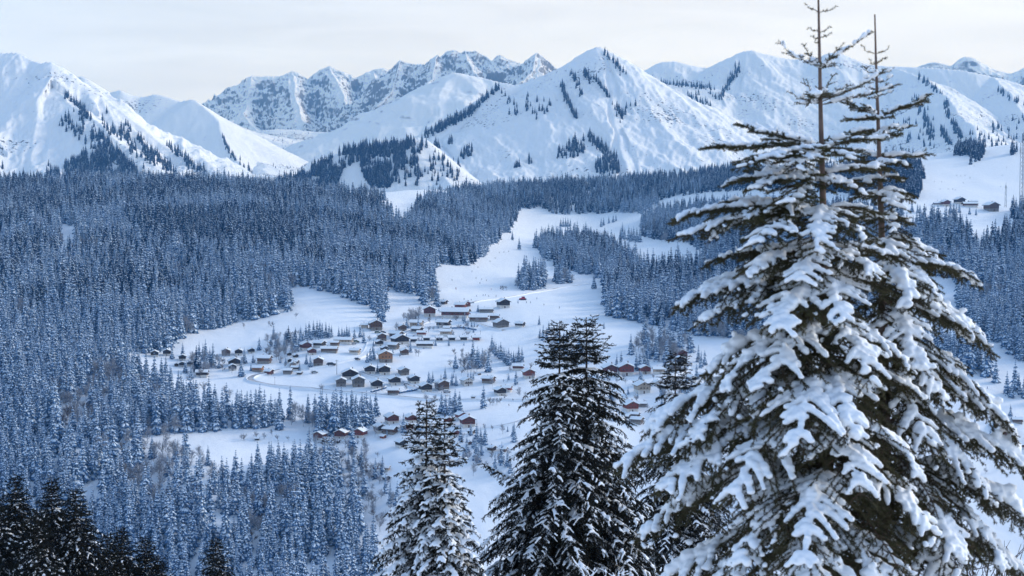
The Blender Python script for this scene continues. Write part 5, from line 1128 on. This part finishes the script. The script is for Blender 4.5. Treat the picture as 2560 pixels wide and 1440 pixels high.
MAIN = [(30, 2012, 12, 0, 3), (32, 2092, 18, 0, 4), (80, 2016, 72, 0, 2), (82, 2076, 68, 0, -2), (95, 2024, 92, .1, 3), (95, 2076, 84, -.1, 4), (112, 2036, 104, 0, 0),
        (168, 1944, 104, 0, -12), (165, 2175, 82, 0, -12), (160, 2110, 105, -.15, -6), (166, 2002, 112, .2, -5), (172, 2070, 150, -.4, -4),
        (250, 1968, 230, 0, -6), (252, 2012, 200, -.2, -4), (250, 2080, 190, .2, -4), (255, 2215, 172, .1, -12), (262, 2240, 215, .1, -6), (248, 2120, 215, -.4, -4), (250, 2030, 240, -.5, 0), (258, 1985, 262, .3, 4),
        (368, 1762, 374, .1, 16), (366, 1850, 318, .35, 10), (372, 1860, 420, -.5, 18), (366, 2160, 330, .2, 12), (372, 2215, 350, -.2, 12), (372, 1990, 425, -.6, 10), (366, 2120, 405, -.5, 10), (370, 1930, 350, .6, 10),
        (440, 1806, 468, 0, 18), (440, 1890, 470, -.4, 16), (438, 2190, 430, .3, 16), (442, 2150, 490, -.4, 16), (440, 1970, 510, -.6, 12), (440, 1900, 430, .5, 12),
        (520, 1684, 550, 0, 30), (522, 1702, 596, -.35, 38), (518, 1800, 510, .5, 22), (525, 1890, 610, -.7, 30), (522, 2190, 545, .3, 22), (525, 2170, 610, -.5, 26), (520, 2040, 640, -.9, 24), (522, 1780, 590, -.15, 30),
        (615, 1770, 660, .4, 30), (620, 2230, 650, .2, 30), (622, 2200, 710, -.5, 34), (618, 2000, 710, -.9, 32), (620, 1860, 690, -.6, 34), (615, 1890, 640, .6, 24),
        (695, 1686, 770, 0, 48), (690, 1760, 720, .5, 34), (700, 1830, 830, -.6, 54), (700, 1950, 830, -1.0, 50), (700, 2110, 820, -1.0, 50), (700, 2220, 800, -.5, 46), (697, 1750, 810, -.3, 50), (690, 2150, 720, .7, 30),
        (820, 1757, 942, 0, 62), (815, 1850, 870, .5, 46), (822, 1800, 975, -.4, 70), (825, 1900, 985, -.9, 72), (825, 2040, 985, -1.2, 70), (825, 2180, 960, -.8, 66), (820, 2270, 920, -.2, 56), (815, 2000, 880, .8, 40),
        (940, 1612, 1080, .1, 84), (945, 1700, 1130, -.4, 88), (940, 1760, 1020, .6, 60), (945, 1840, 1130, -.9, 92), (950, 1990, 1120, -1.3, 90), (950, 2130, 1110, -1.2, 90), (945, 2270, 1070, -.6, 80), (940, 2310, 1010, .3, 66),
        (1055, 1541, 1172, 0, 96), (1065, 1650, 1240, -.5, 100), (1060, 1710, 1130, .7, 70), (1065, 1820, 1260, -1.0, 104), (1070, 1980, 1260, -1.4, 104), (1070, 2150, 1250, -1.3, 104), (1065, 2300, 1210, -.7, 96),
        (1185, 1592, 1350, .0, 120), (1195, 1690, 1420, -.6, 126), (1190, 1720, 1260, .7, 80), (1195, 1850, 1430, -1.1, 124), (1200, 2010, 1420, -1.5, 124), (1200, 2180, 1410, -1.4, 124), (1195, 2340, 1360, -.7, 110),
        (1320, 1600, 1520, 0, 120), (1325, 1720, 1580, -.6, 130), (1325, 1870, 1590, -1.1, 130), (1330, 2030, 1570, -1.5, 126), (1330, 2200, 1560, -1.4, 126), (1325, 2350, 1520, -.7, 116)]
SECOND = [(135, 2152, 113, 0, -4), (135, 2222, 116, 0, -4), (162, 2170, 150, 0, -2), (162, 2214, 148, 0, -2), (185, 2160, 172, 0, -2), (185, 2234, 170, 0, -3), (205, 2222, 192, 0, 0), (203, 2165, 198, 0, 0), (222, 2216, 212, -.1, 0), (225, 2168, 224, .1, 0), (242, 2224, 234, 0, 0), (246, 2160, 244, -.1, 2),
          (295, 2312, 248, 0, -8), (290, 2112, 258, 0, -6), (300, 2150, 300, -.3, 4), (332, 2262, 322, 0, 6), (336, 2140, 332, .2, 8), (334, 2220, 345, -.35, 6), (395, 2312, 394, .1, 8), (400, 2262, 418, -.3, 12), (398, 2140, 382, .3, 10), (402, 2190, 430, -.45, 10),
          (445, 2258, 455, 0, 12), (448, 2150, 470, -.3, 12), (480, 2272, 498, 0, 14), (485, 2232, 532, -.4, 16), (482, 2150, 500, .3, 12), (540, 2268, 560, 0, 16), (545, 2150, 560, .3, 16), (542, 2240, 590, -.4, 18), (600, 2284, 618, .1, 18), (602, 2240, 660, -.5, 24), (600, 2150, 630, .3, 18),
          (655, 2440, 708, 0, 44), (650, 2330, 640, .4, 26), (665, 2340, 750, -.5, 48), (660, 2280, 770, -.8, 48), (652, 2390, 690, .2, 36), (760, 2478, 882, 0, 64), (755, 2400, 810, .5, 50), (765, 2390, 910, -.5, 68), (770, 2300, 940, -.9, 70), (758, 2450, 850, .25, 58),
          (860, 2420, 970, .4, 56), (865, 2470, 1010, -.1, 66), (868, 2360, 1030, -.6, 70), (930, 2535, 1092, 0, 84), (925, 2460, 1020, .5, 66), (935, 2440, 1130, -.5, 90), (940, 2330, 1150, -1.0, 90),
          (1055, 2590, 1205, 0, 96), (1055, 2490, 1140, .5, 76), (1065, 2490, 1280, -.5, 100), (1070, 2370, 1300, -1.0, 100), (1185, 2600, 1350, 0, 110), (1195, 2520, 1440, -.5, 118), (1190, 2490, 1280, .5, 90), (1200, 2400, 1450, -1.0, 118), (1320, 2620, 1510, 0, 118), (1325, 2520, 1570, -.5, 124), (1330, 2400, 1580, -1.0, 124)]
hero_tree('snowy_spruce', 'big near spruce laden with thick snow, its brown leader leaving the top edge', [(-60, 2044), (0, 2046), (300, 2052), (700, 2062), (1440, 2066)], 12.0, MAIN, 40, 0)
hero_tree('snowy_spruce', 'second snow-laden spruce close behind the big one, its thin leader leaning just right of it', [(36, 2187), (160, 2190), (300, 2195), (450, 2200), (650, 2206), (1440, 2214)], 12.9, SECOND, 41, 0)
print('hero', round(time.time() - T0, 1))

MID = dict(k=2.2, bend=.36, r0=.035, r2=.010, bare=.2, cover=.5, S=.060, vstep=.06, wide=.35, s0=.12, sec=.115, lr=.26, lmin=.14, lmax=.75, hang=.75, lift=0, tsp=.14, t3=.19, S2=.036, tcov=.10, den=190, nl=.040, nw=.015)
def mid_tree(name, label, top, Y, prof, depth, seed, cover, nmat, whorl=.34, nb=6, q0=None, extra=(), group=None, scale=1.0, vox=.026, upper=0.25):
    """top: photo pixel of the tip; prof(d) radius in metres at d metres below the tip; crown built down to 'depth' metres"""
    g = np.random.default_rng(seed); tip = P3(top[0], top[1], Y); gz = float(ground_z(tip[0], Y)); O = np.array([tip[0], Y, gz]); root = thing(name, label, 'spruce', tuple(O), 0, group)
    H = tip[2] - gz; b = MB(); hs = np.linspace(0, H + .6, 14); b.tube([(math.sin(h * .5 + seed) * .03, 0, H - h) for h in hs], .012 + .0105 * hs, 8); b.build('trunk', M_FGT if nmat is M_FGN else M_BARK, root, True)
    SA, SB, SR, SN, SC, SCr = [], [], [], [], [], []
    d = .25; bl = []
    while d < min(depth, H - 1.2):
        r = prof(d); n = nb if d > 1.2 else 4; ph = g.uniform(0, 6.28)
        for j in range(n):
            az = ph + (j + g.uniform(-.3, .3)) * 2 * math.pi / n; l = r * g.uniform(.72, 1.12); e = upper * max(-1, 1 - d / 1.6)
            P0 = np.array([0, 0, H - d]); dirh = np.array([math.cos(az), math.sin(az), 0]); fall = l * (.16 + .22 * min(1, d / 4)) if d > 1.4 else -l * (.75 - .6 * d / 1.4)
            bl.append((P0, dirh * l * .5 + P0 + (0, 0, l * .10 if d > 1.2 else -l * .1), P0 + dirh * l - (0, 0, fall), d))
        d += whorl * (0.75 + .5 * g.random()) * (1 if d > 1 else .8)
    for (P0, P1, P2) in extra: bl.append((P0 - O, P1 - O, P2 - O, 4.0))
    for P0, P1, P2, d in bl:
        q = dict(q0 or MID); q['cover'] = cover * (.55 if d < 1.2 else 1); f = min(1, d / 2.5)
        q['S'] *= (.55 + .45 * f); q['S2'] *= (.6 + .4 * f); q['hang'] *= (.25 + .75 * f); q['r0'] *= (.5 + .5 * f)
        A, B, rr, nd, C, cr = fg_branch(P0, P1, P2, g, q); SA.append(A); SB.append(B); SR.append(rr); SN.append(nd)
        if len(C): SC.append(C); SCr.append(cr)
    q = q0 or MID
    cr_ = link('crown', bough_mesh('crown', (np.concatenate(SA), np.concatenate(SB), np.concatenate(SR), np.concatenate(SN)), g, q, nmat), root)
    link('snow', snow_mesh('snow', np.concatenate(SC), np.concatenate(SCr), vox, seed, 2), root)
    return root
lin = lambda xs, ys: (lambda d: float(np.interp(d, xs, ys)))
mid_tree('dark_spruce', 'taller dark spruce with light snow, right top of the dense dark pair', (1464, 793), 40, lin([0, .6, 1.2, 2, 3.5, 5, 7, 9], [.22, .55, .85, 1.08, 1.5, 2.1, 2.8, 3.3]), 9.0, 51, .33, M_FGD, .25, 8,
         extra=[(P3(1455, 1260, 40), P3(1340, 1230, 39.2), P3(1203, 1160, 39))])
mid_tree('dark_spruce', 'slightly shorter dark spruce, left top of the dense dark pair', (1397, 802), 39, lin([0, .6, 1.2, 2, 3.5, 5, 7, 9], [.20, .48, .72, 1.0, 1.5, 2.1, 2.8, 3.2]), 8.8, 52, .34, M_FGD, .26, 8)
SML = dict(MID); SML.update(S=.072, S2=.044, tcov=.25)
mid_tree('snowy_spruce', 'smaller snow-covered spruce with a bare spiky tip, left of the dense dark pair', (1066, 1000), 36, lin([0, .8, 1.6, 3, 4.5, 6], [.16, .48, .84, 1.25, 1.75, 2.15]), 6.2, 53, .66, M_FGD, .23, 7, SML)
mid_tree('snowy_spruce', 'short snow-covered spruce top touching the right side of the smaller snowy spruce', (1114, 1035), 35.2, lin([0, .8, 1.6, 3, 4.5, 6], [.14, .38, .62, .85, 1.15, 1.4]), 5.6, 54, .64, M_FGD, .24, 6, SML)
mid_tree('dark_spruce', 'slim dark spruce standing between the dark pair and the big snow-laden spruce', (1690, 878), 52, lin([0, 1, 2, 3.5, 5, 7, 9], [.22, .75, 1.1, 1.6, 2.1, 2.6, 2.9]), 8.5, 55, .30, M_FGD, .28, 7)
FAR_ = dict(MID); FAR_.update(sec=.22, tsp=.2, t3=.26, den=190, nl=.048, nw=.020, S=.095, S2=.04, vstep=.08, lmax=.9, tcov=.03, lmin=.2)
tp = None
for i, (x, y, Y, sd) in enumerate([(38, 1185, 66, 60), (130, 1193, 68, 61), (190, 1220, 65, 62)]):
    t = mid_tree('dark_spruce', ['dark spruce with the leftmost of the three tall tops at the lower left corner', 'dark spruce with the middle of the three tall tops at the lower left corner', 'dark spruce with the rightmost of the three tall tops at the lower left corner'][i], (x, y), Y,
                 lin([0, 1, 2, 4, 6, 9], [.14, .62, 1.1, 1.8, 2.4, 3.0]), 7.5, sd, .10, M_FGD, .22, 9, FAR_, group='dark spruces at the lower left corner', vox=.036)
    tp = t if i == 1 else tp; tq = t if i == 2 else None
for (x, y, Y, src, rz, lab) in [(-8, 1238, 64, tp, 1.0, 'dark spruce cut by the left edge of the picture'), (268, 1330, 66, tq, 2.0, 'lower dark spruce just right of the three tall tops'), (303, 1318, 72, tp, 3.1, 'dark spruce second right of the three tall tops'), (362, 1340, 73, tq, 4.0, 'dark spruce third right of the three tall tops'),
                              (396, 1392, 72, tp, .4, 'lowest dark spruce right of the three tall tops'), (539, 1345, 70, tq, 5.0, 'dark spruce tip standing alone at the bottom edge left of centre'), (92, 1268, 62, tq, 1.7, 'dark spruce filling the gap between the left and middle tall tops')]:
    tip = P3(x, y, Y); H = src.location.z; hs = P3(*{id(tp): (130, 1193, 68), id(tq): (190, 1220, 65)}[id(src)])[2] - src.location.z
    dup(src, (tip[0], Y, tip[2] - hs), rz, 1.0, lab, 'dark spruces at the lower left corner')
print('mid trees', round(time.time() - T0, 1))

# leafless shrubs around the feet of the near trees
M_SHRUB = material('shrub_twigs', (0.085, 0.062, 0.055), 0.9, 0.4, 5)
def shrub(name, label, x, ytop, Y, H, spread, n, seed, snowy, cat='shrub', group=None):
    g = np.random.default_rng(seed); tip = P3(x, ytop, Y); O = np.array([tip[0], Y, tip[2] - H]); t = thing(name, label, cat, tuple(O), 0, group); b, sb = MB(), []
    def rec(p, d, l, r, lev):
        k = 5; pts = [p]; dd = d
        for i in range(k): dd = unit(dd + g.normal(size=3) * .12 + np.array([0, 0, .03])); pts.append(pts[-1] + dd * l / k)
        pts = np.array(pts); b.tube(pts, np.linspace(r, r * .45, k + 1), 4)
        if snowy and lev < 3:
            for i in range(k):
                if g.random() < snowy and abs(dd[2]) < .97:
                    for w in np.arange(0, 1, .25): sb.append(np.append(pts[i] + (pts[i + 1] - pts[i]) * w + (0, 0, r + .010), r * .7 + .014 * g.uniform(.6, 1.4)))
        if lev == 0: return
        for _ in range(int(g.integers(4, 7))):
            f = g.uniform(.25, 1); i = min(k - 1, int(f * k)); e = unit(dd + g.normal(size=3) * spread); e[2] = abs(e[2]) * .8 + .1
            rec(pts[i] + (pts[i + 1] - pts[i]) * (f * k - i) if f < 1 else pts[-1], unit(e), l * g.uniform(.4, .65), r * .55, lev - 1)
    for j in range(n):
        a = g.uniform(0, 6.28); rec(np.array([math.cos(a) * .25, math.sin(a) * .25, -.4]), unit(np.array([math.cos(a) * spread * .7, math.sin(a) * spread * .7, 1])), H * g.uniform(.45, .62), .022 * H / 3, 2 if H < 5 else 2)
    b.build('branches', M_SHRUB, t)
    if sb:
        sb = np.array(sb); link('snow', snow_mesh('snow', sb[:, :3], sb[:, 3], .014 * Y / 25, seed, 1), t)
    # carry the stool down to the ground
    gz = float(ground_z(O[0], Y)); bb = MB(); bb.tube([(0, 0, gz - O[2] - .4), (.05, 0, (gz - O[2]) * .5), (0, 0, -.2)], [.06, .05, .035], 6); bb.build('stem', M_SHRUB, t)
    return t
shrub('leafless_shrub', 'bare shrub with snow-lined twigs in front of the foot of the dense dark pair', 1490, 1290, 25, 2.6, .75, 9, 71, .85)
shrub('leafless_shrub', 'bare twiggy shrub between the dark pair and the lowest bough of the big spruce', 1585, 1320, 27, 2.8, .6, 9, 72, .5)
shrub('leafless_shrub', 'thin brown thicket of bare stems behind the lowest right boughs', 2440, 1235, 44, 6.5, .45, 9, 73, .25, group=None)
shrub('leafless_shrub', 'taller bare thicket at the lower right corner of the picture', 2535, 1200, 47, 7.5, .40, 10, 74, .2)
print('shrubs', round(time.time() - T0, 1))

# ------------------------------------------------------------------ haze
hz = MB(); hz.box(-4300, 4300, -60, 9350, -520, 1060)
hm = bpy.data.materials.new('haze'); hm.use_nodes = True
for n_ in list(hm.node_tree.nodes):
    if n_.type == 'BSDF_PRINCIPLED': hm.node_tree.nodes.remove(n_)
pv = hm.node_tree.nodes.new('ShaderNodeVolumePrincipled'); pv.inputs['Color'].default_value = (0.16, 0.46, 1.0, 1); pv.inputs['Density'].default_value = HAZE
pv.inputs['Absorption Color'].default_value = (1, 1, 1, 1); pv.inputs['Anisotropy'].default_value = 0.0
hm.node_tree.links.new(pv.outputs[0], [n_ for n_ in hm.node_tree.nodes if n_.type == 'OUTPUT_MATERIAL'][0].inputs['Volume'])
hz.build('haze', hm, label='pale blue winter air haze filling the whole valley', category='haze', kind='stuff')
print('done', round(time.time() - T0, 1))
